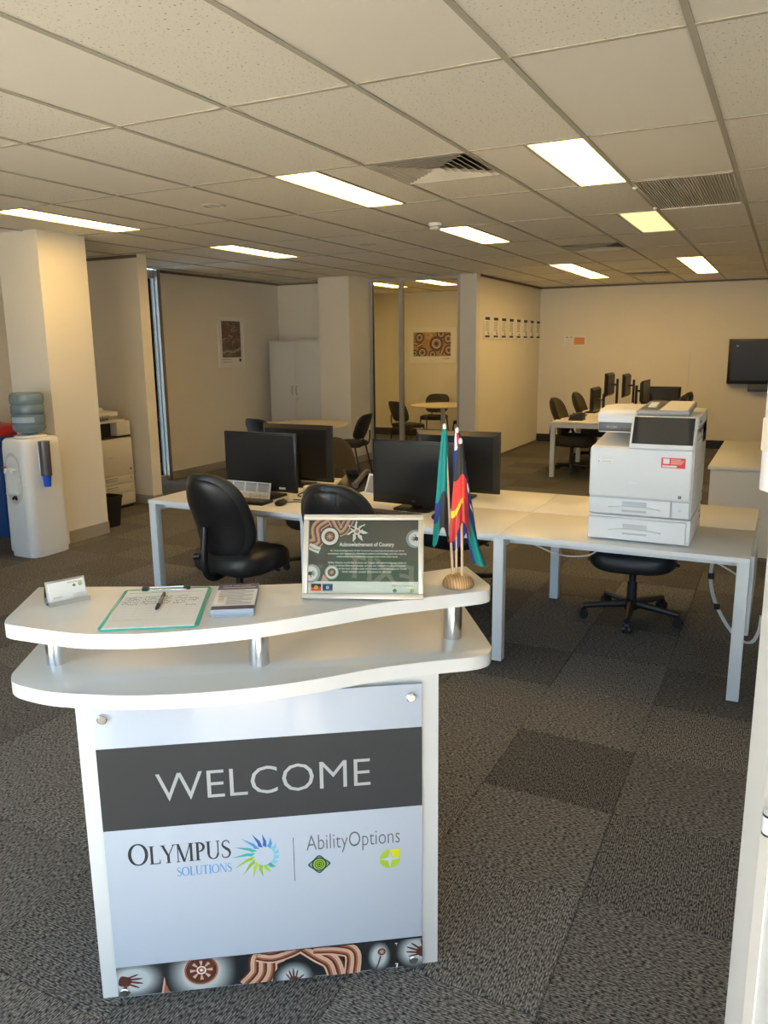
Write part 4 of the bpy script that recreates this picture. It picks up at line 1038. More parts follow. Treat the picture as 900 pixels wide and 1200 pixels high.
def mouse(loc, rz, label):
    t = thing('computer_mouse', label, 'mouse', loc, rz)
    MB().sup((0, 0, .017), (.031, .055, .017), .8, .8, 24, 12).build('shell', 'plastic_black', t)
    MB().tube([(-.003, .03, .033), (.003, .03, .033)], .007, 10).build('wheel', 'plastic_grey', t)
mouse((-1.72, 4.10, DZ), .1, 'black mouse beside the flags')
mouse((-2.78, 4.08, DZ), .1, 'black mouse by the keyboard under the instruction card')
cable([(-2.80, 4.14, DZ+.004), (-2.74, 4.20, DZ+.004), (-2.66, 4.18, DZ+.004), (-2.68, 4.26, DZ+.004), (-2.80, 4.25, DZ+.004)], 'thin dark cable curling on the desk by the monitor', .0028, 'plastic_black')
t = thing('power_adapter', 'cream plug pack with dark cable beside the monitor', 'adapter', (-2.77, 4.40, DZ), .3)
MB().box(-.035, .035, -.03, .03, 0, .075, bev=.008).build('case', 'paper_cream', t)
MB().tube(smooth_poly([(.03, -.03, .04), (.0, -.07, .05), (-.06, -.06, .02), (-.05, -.02, .004)], False, 5), .004, 8).build('lead', 'plastic_black', t)
# desk phone
t = thing('desk_phone', 'black desk phone with handset and tilted display', 'phone', (-2.62, 4.72, DZ), math.radians(178))
MB().prism([(-.10, 0), (.10, 0), (.10, .02), (-.06, .10), (-.10, .10)], -.09, .09, bev=.004).build('body', 'plastic_black', t, T=Matrix(((0, 0, 1, 0), (1, 0, 0, 0), (0, 1, 0, 0), (0, 0, 0, 1))))
MB().tube(smooth_poly([(-.075, -.085, .115), (-.075, -.06, .125), (-.075, .05, .075), (-.075, .09, .055)], False, 4), [.022, .026]+[.018]*10+[.026, .022][:1], 10).build('handset', 'plastic_darkgrey', t)
Bx(-.03, .08, -.012, .0, 0, .09).build('display', 'screen_copier', t, T=Tr(0, -.07, .085) @ Matrix.Rotation(math.radians(-50), 4, 'X'))
Bx(.0, .03, .001, .002, .0, .012).build('badge', 'ink_white', t, T=Tr(0, -.092, .03))
# pale framed tablet leaning behind the chair
t = thing('photo_stand', 'pale framed blue grey panel leaning beside the phone', 'picture frame', (-2.40, 4.62, DZ), math.radians(-18))
TT = Matrix.Rotation(math.radians(-22), 4, 'X')
f = MB()
for a in ((-.09, .09, 0, .012), (-.09, .09, .128, .14), (-.09, -.078, .012, .128), (.078, .09, .012, .128)): f.box(a[0], a[1], -.006, .006, a[2], a[3])
f.build('frame', 'plastic_white', t, T=TT); Bx(-.08, .08, -.003, .004, .01, .13).build('panel', 'plastic_grey', t, T=TT)
Bx(-.02, .02, -.0015, .0015, 0, .10).build('easel_leg', 'plastic_white', t, T=Tr(0, .085, .0005) @ Matrix.Rotation(math.radians(24), 4, 'X'))

# ================================================================ COPIER ON THE DESK
cp = thing('office_copier', 'white multifunction copier standing on the end of the bench desk', 'copier', (-.597, 3.985, DZ))
W2 = .245
# lower tray unit
b_ = MB().box(-W2, W2, .008, .52, .006, .130, bev=.006).build('tray_unit', 'plastic_white', cp)
for x in (-.2, .2):
    for y in (.06, .46): MB().cyl((x, y), .014, 0, .008, 10).build('foot', 'rubber', cp)
def tray_front(z0, z1, x0, x1, name):
    o = MB().box(x0, x1, -.010, .010, z0, z1, bev=.007, seg=3).build(name, 'plastic_white', cp); zc = (z0+z1)/2; xc = -.012 if x1 > .2 else -.02
    MB().box(xc-.058, xc+.058, -.0108, -.0095, zc-.026, zc+.028, bev=.0004).build('handle_recess_shade', 'plastic_recess_shade', o)
    MB().prism([(xc-.125, zc-.004), (xc-.06, zc-.012), (xc+.06, zc-.012), (xc+.125, zc-.004), (xc+.06, zc+.004), (xc-.06, zc+.004)], .0, .016, bev=.001).build('handle', 'plastic_white', o, T=Tr(0, -.0105, 0) @ STAND)
    return o
tray_front(.010, .122, -W2+.002, W2-.018, 'lower_drawer')
MB().box(-W2, W2, .006, .55, .134, .478, bev=.010).build('body', 'plastic_white', cp)
tray_front(.140, .222, -W2+.001, .150, 'paper_drawer')
d = MB().box(.153, W2-.008, -.010, .010, .140, .222, bev=.006).build('side_door', 'plastic_white', cp)
pr = Print(); pr.stroke([(.188, .188), (.200, .188), (.200, .176), (.188, .176)], .0018, 'ink_light', True); pr.rect(.190, .178, .196, .184, 'ink_light'); pr.build('tray_mark', None, d, Tr(0, -.0101, 0) @ STAND, smooth=False)
fd = MB().box(-W2, W2-.006, -.014, .012, .226, .474, bev=.012, seg=3).build('front_cover', 'plastic_white', cp)
pr = Print(); pr.text('RICOH', -.048, .322, .038, .009, 'logo_white', bold=.02); pr.build('maker_lettering', None, fd, Tr(0, -.0141, -.024) @ STAND, smooth=False)
pr = Print(); pr.rect(-.212, .418, -.122, .455, 'ink_light'); pr.rect(-.2113, .4187, -.1227, .4543, 'plastic_white'); pr.rect(-.185, .444, -.135, .446, 'ink_light'); pr.rect(-.185, .426, -.14, .430, 'ink_light'); pr.disc(-.2, .447, .003, 'ink_light', 8); pr.disc(-.2, .427, .003, 'lid_red', 8)
pr.build('asset_sticker', None, fd, Tr(0, -.0141, -.024) @ STAND, smooth=False)
pr = Print(); pr.rect(.096, .411, .206, .460, 'ink_red'); pr.rect(.104, .431, .133, .456, 'ink_white'); pr.rect(.101, .4145, .168, .4235, 'ink_white')
for k, q in enumerate((.045, .06, .055, .05)): pr.rect(.139, .451-.0068*k, .139+q, .4536-.0068*k, 'paper_cream')
pr.build('red_sticker', None, fd, Tr(0, -.0141, -.024) @ STAND, smooth=False)
pr = Print(); pr.rect(.182, .240, .196, .254, 'ink'); pr.rect(.185, .245, .193, .247, 'ink_light'); pr.rect(.185, .249, .193, .251, 'ink_light'); pr.build('front_mark', None, fd, Tr(0, -.0141, 0) @ STAND, smooth=False)
# sloping output tray and recess
MB().prism([(.02, .474), (.30, .474), (.42, .48), (.42, .530), (.28, .508), (.05, .484)], -W2+.01, W2-.02, bev=.003).build('output_tray', 'plastic_offwhite', cp, T=Matrix(((0, 0, 1, 0), (1, 0, 0, 0), (0, 1, 0, 0), (0, 0, 0, 1))))
MB().box(-W2+.012, W2-.002, .36, .55, .46, .57).build('rear_housing', 'plastic_offwhite', cp)
MB().box(W2-.05, W2-.002, .02, .55, .46, .57, bev=.006).build('side_pillar', 'plastic_white', cp)
# upper bridge with dark stripe
ub = MB().box(-W2+.012, W2-.002, .095, .55, .536, .622, bev=.008).build('scanner_unit', 'plastic_white', cp)
MB().box(-W2+.016, .06, .088, .10, .543, .587, bev=.003).build('dark_stripe', 'plastic_darkgrey', ub)
pr = Print(); pr.text('IM C300', -.19, .560, .05, .010, 'ink_grey'); pr.build('model_lettering', None, ub, Tr(0, .0878, 0) @ STAND, smooth=False)
AX = Matrix(((0, 0, 1, 0), (1, 0, 0, 0), (0, 1, 0, 0), (0, 0, 0, 1)))
lid = MB().prism([(.075, .594), (.075, .618), (.09, .638), (.14, .652), (.30, .658), (.53, .650), (.545, .620), (.545, .594)], -W2+.010, -.045, bev=.010, seg=3).build('document_feeder', 'plastic_white', cp, T=AX)
MB().prism([(.078, .594), (.078, .600), (.14, .609), (.30, .618), (.53, .636), (.545, .620), (.545, .594)], -.055, W2-.004, bev=.004).build('platen_cover', 'plastic_offwhite', cp, T=AX)
FT = Tr(0, -.06, .601) @ Matrix.Rotation(math.radians(6), 4, 'X')
ft = MB().prism([(-.055, .17), (.195, .19), (.20, .47), (-.03, .47)], .0, .028, bev=.006).build('feeder_tray', 'plastic_grey', lid, T=FT)
MB().prism([(.055, .20), (.185, .205), (.19, .46), (.075, .46)], .028, .031).build('warm_reflection_flap', 'paper_cream', ft, T=FT)  # cream tone paints the warm reflection on top of the tray
MB().prism([(-.04, .20), (.045, .20), (.065, .46), (-.015, .46)], .028, .0305).build('feeder_bed', 'plastic_darkgrey', ft, T=FT)
MB().box(-.01, .03, .26, .38, .030, .036, bev=.002).build('paper_guide', 'plastic_white', ft, T=FT)
# touch screen panel
TS = Tr(.090, -.020, .474) @ Matrix.Rotation(math.radians(-24), 4, 'X')
ts = MB().box(-.148, .150, -.012, .012, 0, .165, bev=.008, seg=3).build('touch_panel', 'plastic_white', cp, T=TS)
Bx(-.136, .143, -.0135, -.010, .022, .158).build('panel_bezel', 'plastic_black', ts, T=TS); Bx(-.112, .118, -.0145, -.012, .026, .153).build('panel_screen', 'screen_copier', ts, T=TS)
Bx(-.06, .085, -.0142, -.010, .012, .021).build('panel_label', 'ink_white', ts, T=TS)
MB().box(.0, .13, .0, .06, .470, .515, bev=.004).build('panel_arm', 'plastic_offwhite', cp)
for z0 in (.575, .51, .36): Bx(W2-.0025, W2+.0005, .10, .545, z0, z0+.002).build('side_seam', 'plastic_grey', cp)
for y_, z_ in ((.16, .59), (.16, .55), (.50, .19), (.40, .10), (.46, .06)): Bx(W2-.002, W2+.001, y_, y_+.03, z_, z_+.014).build('side_vent', 'plastic_darkgrey', cp)

# ================================================================ LEFT SIDE: COOLER, BINS, CORNER COPIER
co = thing('water_cooler', 'white floor-standing water cooler in front of the column', 'water cooler', (-5.575, 4.55, 0))
foot = rrect(-.158, .158, -.20, .20, .075, 8)
MB().prism([(x*.97, y*.97) for x, y in foot], 0, .045, bev=.004).build('plinth', 'plastic_white', co)
def shp(z, k): return [(x*k, y*k-.0, z) for x, y in foot]
b = MB(); rings = [(.045, 1.02), (.07, 1.03), (.5, 1.0), (.90, .985), (.965, .95), (.985, .86)]; n = len(foot); vs = [p for z_, k in rings for p in shp(z_, k)]
fs = [(a*n+i, a*n+(i+1) % n, (a+1)*n+(i+1) % n, (a+1)*n+i) for a in range(len(rings)-1) for i in range(n)]+[tuple(range(n-1, -1, -1)), tuple(range((len(rings)-1)*n, len(rings)*n))]
b.faces(vs, fs); body = b.build('body', 'plastic_white', co)
rc = smooth_poly([(-.085, .52), (-.090, .70), (-.07, .83), (.0, .88), (.07, .83), (.090, .70), (.085, .52), (.0, .45)], True, 4)
MB().prism(rc, 0, .006, bev=.003).build('tap_recess', 'plastic_offwhite', co, T=Tr(0, -.199, 0) @ STAND)
MB().prism(smooth_poly([(-.070, .55), (-.074, .70), (-.056, .81), (.0, .85), (.056, .81), (.074, .70), (.070, .55)], True, 4), 0, .004).build('recess_panel', 'plastic_white', co, T=Tr(0, -.205, 0) @ STAND)
MB().box(-.07, .07, -.235, -.20, .535, .548, bev=.003).build('drip_tray', 'plastic_white', co)
for x, m_ in ((-.035, 'lid_red'), (.035, 'plastic_white')):
    tp = MB().tube([(x, -.20, .745), (x, -.245, .745), (x, -.25, .715)], [.012, .012, .010], 10).build('tap', 'plastic_white', co); MB().box(x-.012, x+.012, -.275, -.235, .757, .768, bev=.003).build('tap_lever', m_, tp)
pr = Print(); au = [(0, .45), (.12, .62), (.28, .72), (.38, .86), (.50, .82), (.52, .90), (.62, .95), (.66, .84), (.74, .80), (.80, 1.0), (.86, .82), (.96, .62), (1.0, .42), (.90, .22), (.76, .12), (.64, .22), (.54, .34), (.38, .30), (.24, .22), (.10, .18), (.04, .28)]
pr.poly([(-.035+.07*a, .475+.055*b__) for a, b__ in au], 'ink'); pr.disc(.0, .655, .010, 'ink_light', 16); pr.disc(.0, .655, .0085, 'plastic_white', 16)
pr.build('emblem', None, co, Tr(0, -.2095, 0) @ STAND, smooth=False)
Bx(-.085, .085, -.2075, -.2055, .08, .43).build('front_door', 'plastic_white', co)
MB().lathe([(.115, .98), (.125, .99), (.125, 1.0), (.11, 1.008)], 28).build('bottle_collar', 'plastic_white', co)
# cup dispenser on the side
cd = MB().tube([(.205, -.045, .68), (.205, -.045, .965)], [.043, .046], 20).build('cup_dispenser', 'smoke_plastic', co); MB().tube([(.205, -.045, .59), (.205, -.045, .682)], [.026, .036], 18).build('cup_tip', 'cup_blue', cd)
Bx(.150, .175, -.07, -.02, .70, .95).build('cup_bracket', 'plastic_white', co)
bt = thing('water_bottle', 'blue ribbed water bottle upturned on the cooler', 'bottle', (-5.575, 4.55, 1.008))
prof = [(.03, 0), (.06, .006), (.112, .028), (.128, .05), (.132, .07), (.125, .085), (.132, .10), (.132, .155), (.124, .168), (.132, .182), (.132, .235), (.124, .248), (.132, .262), (.133, .31), (.128, .335), (.112, .345), (0.0, .347)]
MB().lathe(prof, 32).build('shell', 'bottle_blue', bt)
MB().lathe([(.028, .003), (.10, .028), (.118, .05), (.121, .20), (.121, .225), (0, .226)], 28).build('water', 'bottle_blue', bt)
pr = MB(); 
for k in range(12):
    a0, a1 = -1.9+.13*k, -1.9+.13*(k+1)
    pr.faces([(.1335*math.cos(a0), .1335*math.sin(a0), .105), (.1335*math.cos(a1), .1335*math.sin(a1), .105), (.1335*math.cos(a1), .1335*math.sin(a1), .15), (.1335*math.cos(a0), .1335*math.sin(a0), .15)], [(0, 1, 2, 3)])
pr.build('bottle_label', 'flyer_edge', bt)
# blue wheelie bin with red lid
bb_ = thing('wheelie_bin', 'blue wheeled bin with red lid behind the water cooler', 'bin', (-6.46, 4.98, 0))
b = MB(); vs = []
for z_, hx, hy in ((.06, .20, .21), (.90, .255, .26), (.905, .275, .28), (.94, .275, .28)): vs += [(-hx, -hy, z_), (hx, -hy, z_), (hx, hy, z_), (-hx, hy, z_)]
b.faces(vs, [(a*4+q, a*4+(q+1) % 4, (a+1)*4+(q+1) % 4, (a+1)*4+q) for a in range(3) for q in range(4)]+[(3, 2, 1, 0), (12, 13, 14, 15)]); b.build('bin_body', 'bin_blue', bb_, smooth=False)
MB().prism([(-.29, .94), (.29, .94), (.29, .975), (.10, 1.03), (-.22, 1.03), (-.29, .98)], -.285, .285, bev=.008).build('lid', 'lid_red', bb_, T=Matrix(((0, 0, 1, 0), (1, 0, 0, 0), (0, 1, 0, 0), (0, 0, 0, 1))))
for x in (-.2, .2): MB().tube([(x-.025, .22, .10), (x+.025, .22, .10)], .10, 20).build('wheel', 'rubber', bb_)
MB().box(-.18, .18, -.20, -.10, 0, .07).build('foot', 'bin_blue', bb_)
# small black bin
t = thing('waste_bin', 'small black waste basket between the column and the corner copier', 'bin', (-5.80, 5.52, 0))
b = MB(); o_ = rrect(-.10, .10, -.12, .12, .03, 4); i_ = rrect(-.095, .095, -.115, .115, .028, 4); n = len(o_)
vs = [(x*.82, y*.82, 0) for x, y in o_]+[(x*1.08, y*1.08, .29) for x, y in o_]+[(x*1.08, y*1.08, .29) for x, y in i_]+[(x*.82, y*.82, .01) for x, y in i_]
b.faces(vs, [(a*n+q, a*n+(q+1) % n, (a+1)*n+(q+1) % n, (a+1)*n+q) for a in range(3) for q in range(n)]+[tuple(range(n-1, -1, -1)), tuple(range(3*n, 4*n))]); b.build('basket', 'plastic_black', t)
b = MB(); b.faces([(x*1.12, y*1.12, z_) for z_ in (.28, .30) for x, y in o_]+[(x*1.08, y*1.08, z_) for z_ in (.30, .28) for x, y in i_], [(a*n+q, a*n+(q+1) % n, ((a+1) % 4)*n+(q+1) % n, ((a+1) % 4)*n+q) for a in range(4) for q in range(n)]); b.build('rim', 'plastic_black', t)
# corner copier, front faces +x
kc = thing('floor_copier', 'cream floor-standing copier with paper drawers in the corner', 'copier', (-6.31, 5.83, 0))
MB().box(-.60, -.01, 0, .62, .03, .76, bev=.008).build('cabinet', 'plastic_offwhite', kc); MB().box(-.58, -.03, .03, .60, 0, .035).build('plinth', 'plastic_black', kc)
for k, (z0, z1, nm) in enumerate(((.37, .75, 'front_door'), (.272, .362, 'drawer'), (.172, .264, 'drawer'), (.045, .164, 'drawer'))):
    o = MB().box(-.012, .004, .012, .608, z0, z1, bev=.003).build(nm, 'plastic_offwhite', kc)
    if k: MB().box(.0035, .006, .20, .36, (z0+z1)/2-.004, (z0+z1)/2+.03, bev=.0008).build('grip', 'plastic_grey', o); MB().box(.003, .010, .21, .35, (z0+z1)/2+.006, (z0+z1)/2+.014, bev=.002).build('pull', 'plastic_white', o)
pr = Print(); pr.rect(.26, .56, .32, .567, 'ink_grey'); pr.rect(.555, .41, .575, .43, 'ink'); pr.rect(.555, .305, .57, .34, 'ink_grey'); pr.rect(.555, .22, .57, .235, 'ink_grey'); pr.build('marks', None, kc, Tr(.0042, 0, 0) @ FACE_X, smooth=False)
MB().box(-.60, -.02, 0, .62, .765, .785).build('shadow_gap', 'plastic_black', kc)
MB().box(-.56, -.10, .02, .60, .785, .93, bev=.006).build('output_bay', 'plastic_black', kc); MB().box(-.35, -.005, .42, .615, .785, .94, bev=.01).build('finisher', 'plastic_offwhite', kc)
MB().prism([(-.58, .94), (-.02, .93), (-.02, .955), (-.58, .985)], .0, .56, bev=.004).build('scanner', 'plastic_offwhite', kc, T=Matrix(((1, 0, 0, 0), (0, 0, 1, 0), (0, 1, 0, 0), (0, 0, 0, 1))))
MB().box(-.50, -.03, .02, .44, 1.0, 1.045, bev=.006).build('document_feeder', 'plastic_offwhite', kc, T=Matrix.Rotation(math.radians(2), 4, 'Y')); MB().box(-.45, -.10, .05, .40, .96, 1.00).build('feeder_neck', 'plastic_darkgrey', kc)
MB().box(-.16, .02, .02, .30, 0, .025, bev=.004).build('control_panel', 'plastic_grey', kc, T=Tr(.0, .02, .985) @ Matrix.Rotation(math.radians(-18), 4, 'Y'))
t = thing('wall_shelf', 'small dark shelf on the wall above the corner copier', 'shelf', (XL+.001, 5.85, 1.19))
MB().box(0, .45, 0, .50, 0, .022, bev=.002).build('board', 'shadowline', t)
for y_ in (.10, .40): MB().prism([(0, -.14), (.30, 0), (0, 0)], y_-.01, y_+.01).build('bracket', 'shadowline', t, T=Matrix(((1, 0, 0, 0), (0, 0, 1, 0), (0, 1, 0, 0), (0, 0, 0, 1))))
t = thing('paper_pile', 'untidy pile of white papers on top of the corner copier', 'paper', (-6.55, 6.05, 1.062))
for k in range(5): Bx(-.15, .15, -.105, .105, .0025+.006*k, .0075+.006*k).build('sheet', 'paper', t, T=Tr(rnd.uniform(-.02, .02), rnd.uniform(-.02, .02), 0) @ Matrix.Rotation(rnd.uniform(-.3, .3), 4, 'Z'))

# ================================================================ NOOK: CUPBOARD, ROUND TABLE, POSTER
cb = thing('storage_cupboard', 'tall white two door cupboard between poster wall and pillar', 'cupboard', (-6.995, 10.10, 0))
MB().box(0, .895, .02, .50, 0, 1.765).build('carcass', 'counter_white', cb); MB().box(-.005, .898, -.002, .505, 1.765, 1.79, bev=.002).build('top', 'counter_white', cb)
for k, x in enumerate((.002, .449)):
    d = MB().box(x, x+.444, 0, .019, .03, 1.763, bev=.0015).build('door', 'counter_white', cb); hx = x+.444-.035 if k == 0 else x+.035
    MB().tube(smooth_poly([(hx, .0, 1.00), (hx, -.03, 1.01), (hx, -.035, 1.065), (hx, -.03, 1.12), (hx, 0, 1.13)], False, 4), .006, 8).build('handle', 'plastic_grey', d)
    if k: MB().tube([(hx, .001, .93), (hx, -.012, .93)], .010, 12).build('lock', 'steel', d)
t = thing('round_table', 'round light timber table beside the cupboard and pillar', 'table', (-5.55, 8.70, 0))
MB().lathe([(.0, .695), (.59, .695), (.60, .70), (.60, .715), (.595, .72), (0, .72)], 48).build('tabletop', 'wood_light', t)
MB().cyl((0, 0), .035, .03, .695, 16).build('column', 'leg_white', t); MB().lathe([(.30, 0), (.30, .012), (.05, .03), (0, .032)], 32).build('base', 'leg_white', t)
MB().cyl((0, 0), .14, .68, .695, 20).build('top_plate', 'leg_white', t)
def framed(name, label, loc, wd, ht, art, T, fm='paper_cream', fw_=.03, cat='picture', group=None, mat_='paper'):
    t = thing(name, label, cat, loc, 0, group); f = MB(); a, b_ = wd/2, ht/2
    for q in ((-a, a, -b_, -b_+fw_), (-a, a, b_-fw_, b_), (-a, -a+fw_, -b_+fw_, b_-fw_), (a-fw_, a, -b_+fw_, b_-fw_)): f.box(q[0], q[1], -.022, 0, q[2], q[3], bev=.002)
    T2 = T @ Matrix(((1, 0, 0, 0), (0, 0, 1, 0), (0, -1, 0, 0), (0, 0, 0, 1)))      # x right, -y outward, z up -> print axes
    f.build('frame', fm, t, T=T2); Bx(-a+fw_, a-fw_, -.010, -.001, -b_+fw_, b_-fw_).build('mount', mat_, t, T=T2)
    pr = Clip(-a+fw_, a-fw_, -b_+fw_, b_-fw_); pr.EPS = .00005; art(pr, a-fw_, b_-fw_); pr.clip().build('print', None, t, T @ Tr(0, 0, .0102), smooth=False); return t
def art_poster(pr, a, b_):
    x0, x1, y0, y1 = -a*.80, a*.80, -b_*.66, b_*.90
    pr.rect(x0, y0, x1, y1, 'poster_brown'); rr = random.Random(5)
    for k in range(60):
        x, y = rr.uniform(x0, x1), rr.uniform(y0, y1); l = rr.uniform(.03, .10); an = rr.uniform(-1.2, 1.2)
        if x0 < x+l*math.cos(an) < x1 and y0 < y+l*math.sin(an) < y1: pr.stroke([(x, y), (x+l*.5*math.cos(an), y+l*.5*math.sin(an)+.01), (x+l*math.cos(an), y+l*math.sin(an))], rr.uniform(.004, .012), rr.choice(['art_tan', 'art_brown', 'art_black', 'art_haze', 'art_tan']))
    pr.stroke(smooth_poly([(x0, y0+.06), (x0+.12, y0+.09), (x0+.22, y0+.07), (x1, y0+.13)], False, 5), .03, 'art_haze')
    for k in range(2): pr.rect(x0, -b_*.76-.035*k, x0+.20, -b_*.735-.035*k, 'ink_grey')
    pr.disc(x1-.03, -b_*.78, .025, 'ink', 16)
framed('wall_poster', 'white framed brown poster on the partition left of the cupboard', (XL, 9.385, 1.775), .60, .71, art_poster, FACE_X, 'paper', .03)

# ================================================================ MEETING ROOM
t = thing('meeting_table', 'light timber meeting table behind the glazing', 'table', (-5.13, 12.45, 0))
MB().lathe([(.0, .695), (.54, .695), (.55, .70), (.55, .715), (.545, .72), (0, .72)], 48).build('tabletop', 'wood_light', t); MB().cyl((0, 0), .035, .03, .695, 16).build('column', 'leg_white', t)
MB().lathe([(.30, 0), (.30, .012), (.05, .03), (0, .032)], 32).build('base', 'leg_white', t)
def art_circles(pr, a, b_):
    x0, x1, y0, y1 = -a*.82, a*.82, -b_*.66, b_*.80; pr.rect(x0, y0, x1, y1, 'art_ochre'); W, H = x1-x0, y1-y0
    for u, v, r in ((.17, .78, .095), (.62, .52, .14), (.24, .16, .10), (.74, .93, .09), (.93, .72, .10), (.95, .25, .10), (.52, .08, .08), (.03, .12, .07)):
        cx, cy = x0+u*W, y0+v*H; 
        for q, m_ in ((1, 'art_brown'), (.62, 'art_white'), (.50, 'art_brown'), (.40, 'art_tan'), (.30, 'art_black')): pr.disc(cx, cy, r*q, m_, 22)
    for p, q in (((.10, .40), (.24, .52)), ((.40, .80), (.50, .95)), ((.74, .08), (.80, .32)), ((.02, .55), (.12, .50))):
        pr.stroke([(x0+p[0]*W, y0+p[1]*H), (x0+q[0]*W, y0+q[1]*H)], .075, 'art_brown'); pr.stroke([(x0+p[0]*W, y0+p[1]*H), (x0+q[0]*W, y0+q[1]*H)], .03, 'art_tan')
    for a_ in range(5): an = 2*PI*a_/5; pr.disc(x0+.42*W+.05*math.cos(an), y0+.86*H+.05*math.sin(an), .03, 'art_tan', 10)
    pr.rect(x0-.09, y0-.15, x1+.09, y0, 'paper'); pr.rect(x0-.09, y1, x1+.09, y1+.09, 'paper'); pr.rect(x0-.09, y0-.09, x0, y1+.09, 'paper'); pr.rect(x1, y0-.09, x1+.09, y1+.09, 'paper')
    pr.rect(x1-.16, y0-.05, x1-.02, y0-.035, 'ink_grey')
framed('wall_painting', 'framed brown circle painting on the meeting room wall', (-5.93, YF, 1.70), .98, .66, art_circles, STAND, 'paper', .03)

# ================================================================ FAR WALL, CERTIFICATES
def art_cert(k):
    def fn(pr, a, b_):
        pr.rect(-a, -b_, a, b_, 'paper'); pr.rect(-a*.95, b_*.68, a*.95, b_*.95, 'ink'); pr.rect(-a*.95, -b_*.95, a*.95, -b_*.76, 'ink')
        for q in range(6): pr.rect(-a*.7, b_*(.48-.16*q), a*.7, b_*(.56-.16*q), 'ink_grey')
        rr = random.Random(k)
        pts = [(a*.1, -b_*.7)]+[(a*(.1+.12*i), -b_*(.7-rr.uniform(.1, .5))) for i in range(6)]+[(a*.8, -b_*.7)]; pr.poly(pts, 'ink_grey')
    return fn
for k in range(8): framed('framed_certificate', 'narrow white framed certificate, one of eight in a row on the partition', (-3.9, 11.09+.375*k, 1.945), .27, .335, art_cert(k), FACE_X, 'paper', .018, 'certificate', 'certificates in a row on the partition')
t = thing('wall_notice', 'small white notice with orange block on the far wall', 'notice', (-3.27, YF, 1.75))
Bx(-.19, .19, -.004, 0, -.085, .085).build('sheet', 'paper', t)
pr = Print(); pr.rect(-.02, -.065, .16, .055, 'ink_orange'); [pr.rect(-.01, .03-.03*k, .15, .035-.03*k, 'art_rust') for k in range(3)]; pr.rect(-.16, .05, -.12, .07, 'ink_grey'); pr.rect(-.09, .05, -.05, .07, 'ink_grey')
for k in range(4): pr.rect(-.16, .02-.028*k, -.06, .026-.028*k, 'ink_light')
pr.build('notice_print', None, t, Tr(0, -.0042, 0) @ STAND, smooth=False)
tv = thing('wall_television', 'black wall mounted television on the far wall', 'television', (-.22, YF, 1.40))
MB().box(-.61, .61, -.15, -.09, -.345, .345, bev=.006).build('housing', 'plastic_black', tv); Bx(-.56, .56, -.153, -.148, -.29, .305).build('screen', 'screen_off', tv)
MB().box(-.20, .20, -.09, 0, -.12, .12).build('bracket', 'plastic_black', tv); MB().box(-.30, .10, -.13, -.05, -.46, -.345, bev=.004).build('sound_bar', 'plastic_darkgrey', tv)
MB().tube([(-.61, -.12, .02), (-.645, -.12, .02)], .012, 10).build('side_knob', 'plastic_white', tv)
Bx(-.50, -.47, -.1545, -.1525, .23, .25).build('badge', 'plastic_grey', tv)
tag(MB().box(-1.42, -1.405, YF-.012, YF, .75, 1.55).build('cable_duct', 'plaster_grey'), 'thin vertical cable duct on the far wall above the bench', 'cable duct')

# far bench
fb = thing('far_bench', 'white bench desk running towards the far wall', 'desk', (0, 0, 0))
for k in range(2):
    for x0, x1 in ((-2.66, -2.06), (-2.05, -1.45)): MB().box(x0, x1, 10.08+1.5*k, 11.575+1.5*k, .695, .72, bev=.0015).build('worktop', 'desk_white', fb)
for y in (10.083, 11.55, 13.015):
    for x in (-2.657, -1.508): MB().box(x, x+.055, y, y+.055, 0, .695).build('leg', 'leg_white', fb)
    MB().box(-2.602, -1.508, y+.003, y+.052, .645, .695).build('cross_rail', 'leg_white', fb)
def far_mon(x, y0, y1, z0, z1, rz, label, arm=.13): return monitor((x, (y0+y1)/2, .72), rz, y1-y0, z1-z0, z0-.72, label, arm=arm, depth=.03)
far_mon(-2.30, 10.68, 11.20, .79, 1.12, -PI/2, 'black far bench monitor at desk height by the near corner')
far_mon(-2.25, 11.33, 11.87, .96, 1.29, -PI/2, 'black far bench monitor raised on an arm, nearer of the raised pair')
far_mon(-2.20, 12.40, 12.94, .89, 1.24, -PI/2, 'black far bench monitor raised on an arm, further of the raised pair')
far_mon(-1.63, 10.72, 11.30, .93, 1.22, PI/2, 'black far bench monitor facing the opposite chairs on an arm')
far_mon(-1.74, 11.30, 11.75, .80, 1.09, -PI/2, 'small low monitor between the far bench monitor arms', .1)
monitor((-1.62, 12.75, .72), PI, .46, .30, .03, 'black monitor at the far end of the bench seen from behind')
def small_kb(loc, rz, label):
    t = thing('keyboard', label, 'keyboard', loc, rz); MB().box(-.22, .22, -.07, .07, 0, .02, bev=.004).build('case', 'plastic_black', t); g = MB()
    for r in range(5): g.box(-.205, .205, -.056+.023*r, -.038+.023*r, .02, .024)
    g.build('key_rows', 'plastic_darkgrey', t)
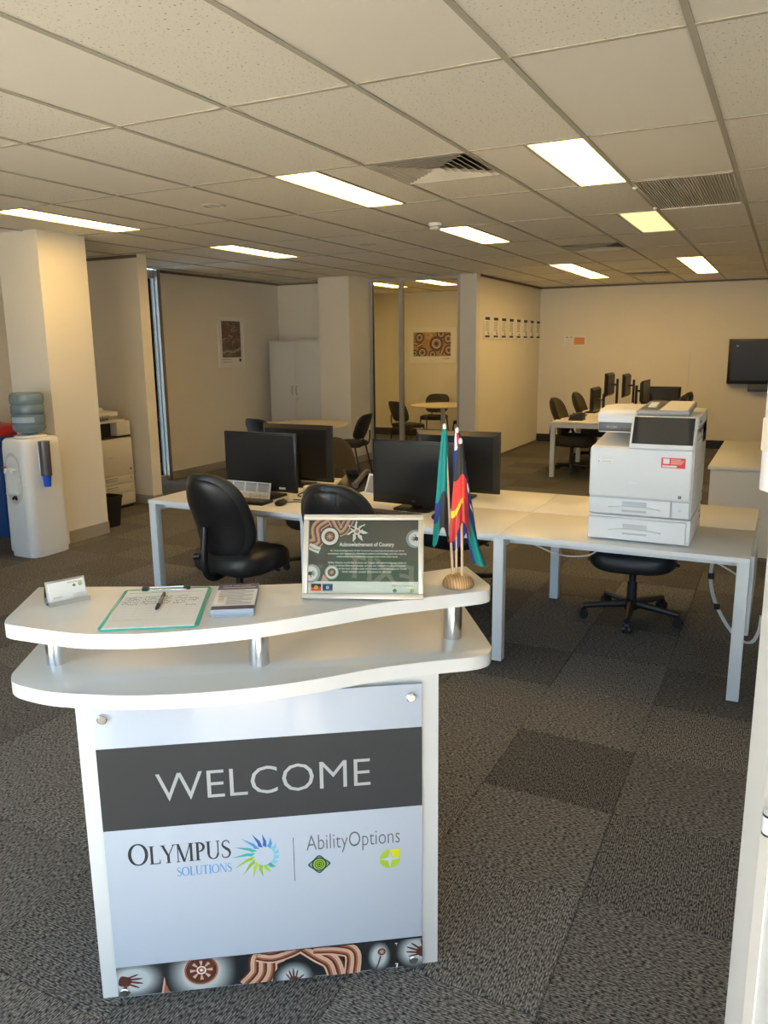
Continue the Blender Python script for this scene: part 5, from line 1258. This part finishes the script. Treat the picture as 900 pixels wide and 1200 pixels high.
small_kb((-2.48, 10.85, .72), PI/2, 'black keyboard at the near corner of the far bench'); small_kb((-2.47, 11.75, .72), PI/2, 'black keyboard further along the far bench')
t = thing('desk_phone', 'black phone on the far bench beside the near keyboard', 'phone', (-2.40, 10.42, .72), PI/2)
MB().prism([(-.09, 0), (.09, 0), (.09, .02), (-.09, .10)], -.10, .10, bev=.004).build('body', 'plastic_black', t, T=Matrix(((0, 0, 1, 0), (1, 0, 0, 0), (0, 1, 0, 0), (0, 0, 0, 1))))
MB().tube([(-.06, -.08, .10), (-.06, .08, .05)], .02, 8).build('handset', 'plastic_darkgrey', t)
for k, (pts, lb) in enumerate((([(-2.15, 10.9, .725), (-2.10, 11.0, .80), (-2.05, 10.95, .73), (-2.08, 11.15, .725)], 'tangled pale cable on the far bench by the first monitor'), ([(-2.02, 12.0, .73), (-1.98, 12.1, .84), (-1.95, 12.0, .74), (-1.95, 12.2, .728)], 'tangled pale cable on the far bench by the raised monitors'))): cable(pts, lb, .006, 'cable_white')
# low cabinet on the right
t = thing('low_cabinet', 'low pale cabinet beyond the copier under the television', 'cabinet', (0, 0, 0))
MB().box(-.50, 1.25, 6.80, 8.70, .695, .72, bev=.002).build('top', 'plastic_offwhite', t); MB().box(-.48, 1.23, 6.82, 8.68, 0, .695).build('carcass', 'plaster_grey', t)
for k in range(3): Bx(-.47+.57*k, .09+.57*k, 6.812, 6.824, .05, .685).build('door', 'plaster_grey', t)

# exit sign hanging behind the camera (it shows as a reflection in the framed glass)
t = thing('exit_sign', 'green exit sign above the entrance doorway, mirrored in the framed glass', 'sign', (-.17, YB, 0))
MB().box(-.27, .27, .005, .045, 2.16, 2.38, bev=.004).build('sign_box', 'exit_green', t)
MB().box(-.06, .06, -.002, .01, 2.36, 2.48).build('mounting_plate', 'plastic_white', t)
pr = Print(); pr.text('EXIT', .0, 2.195, .42, .15, 'exit_white', bold=.02, align='C')
pr.build('lettering', None, t, Matrix(((-1, 0, 0, 0), (0, 0, 1, .0455), (0, 1, 0, 0), (0, 0, 0, 1))), smooth=False)
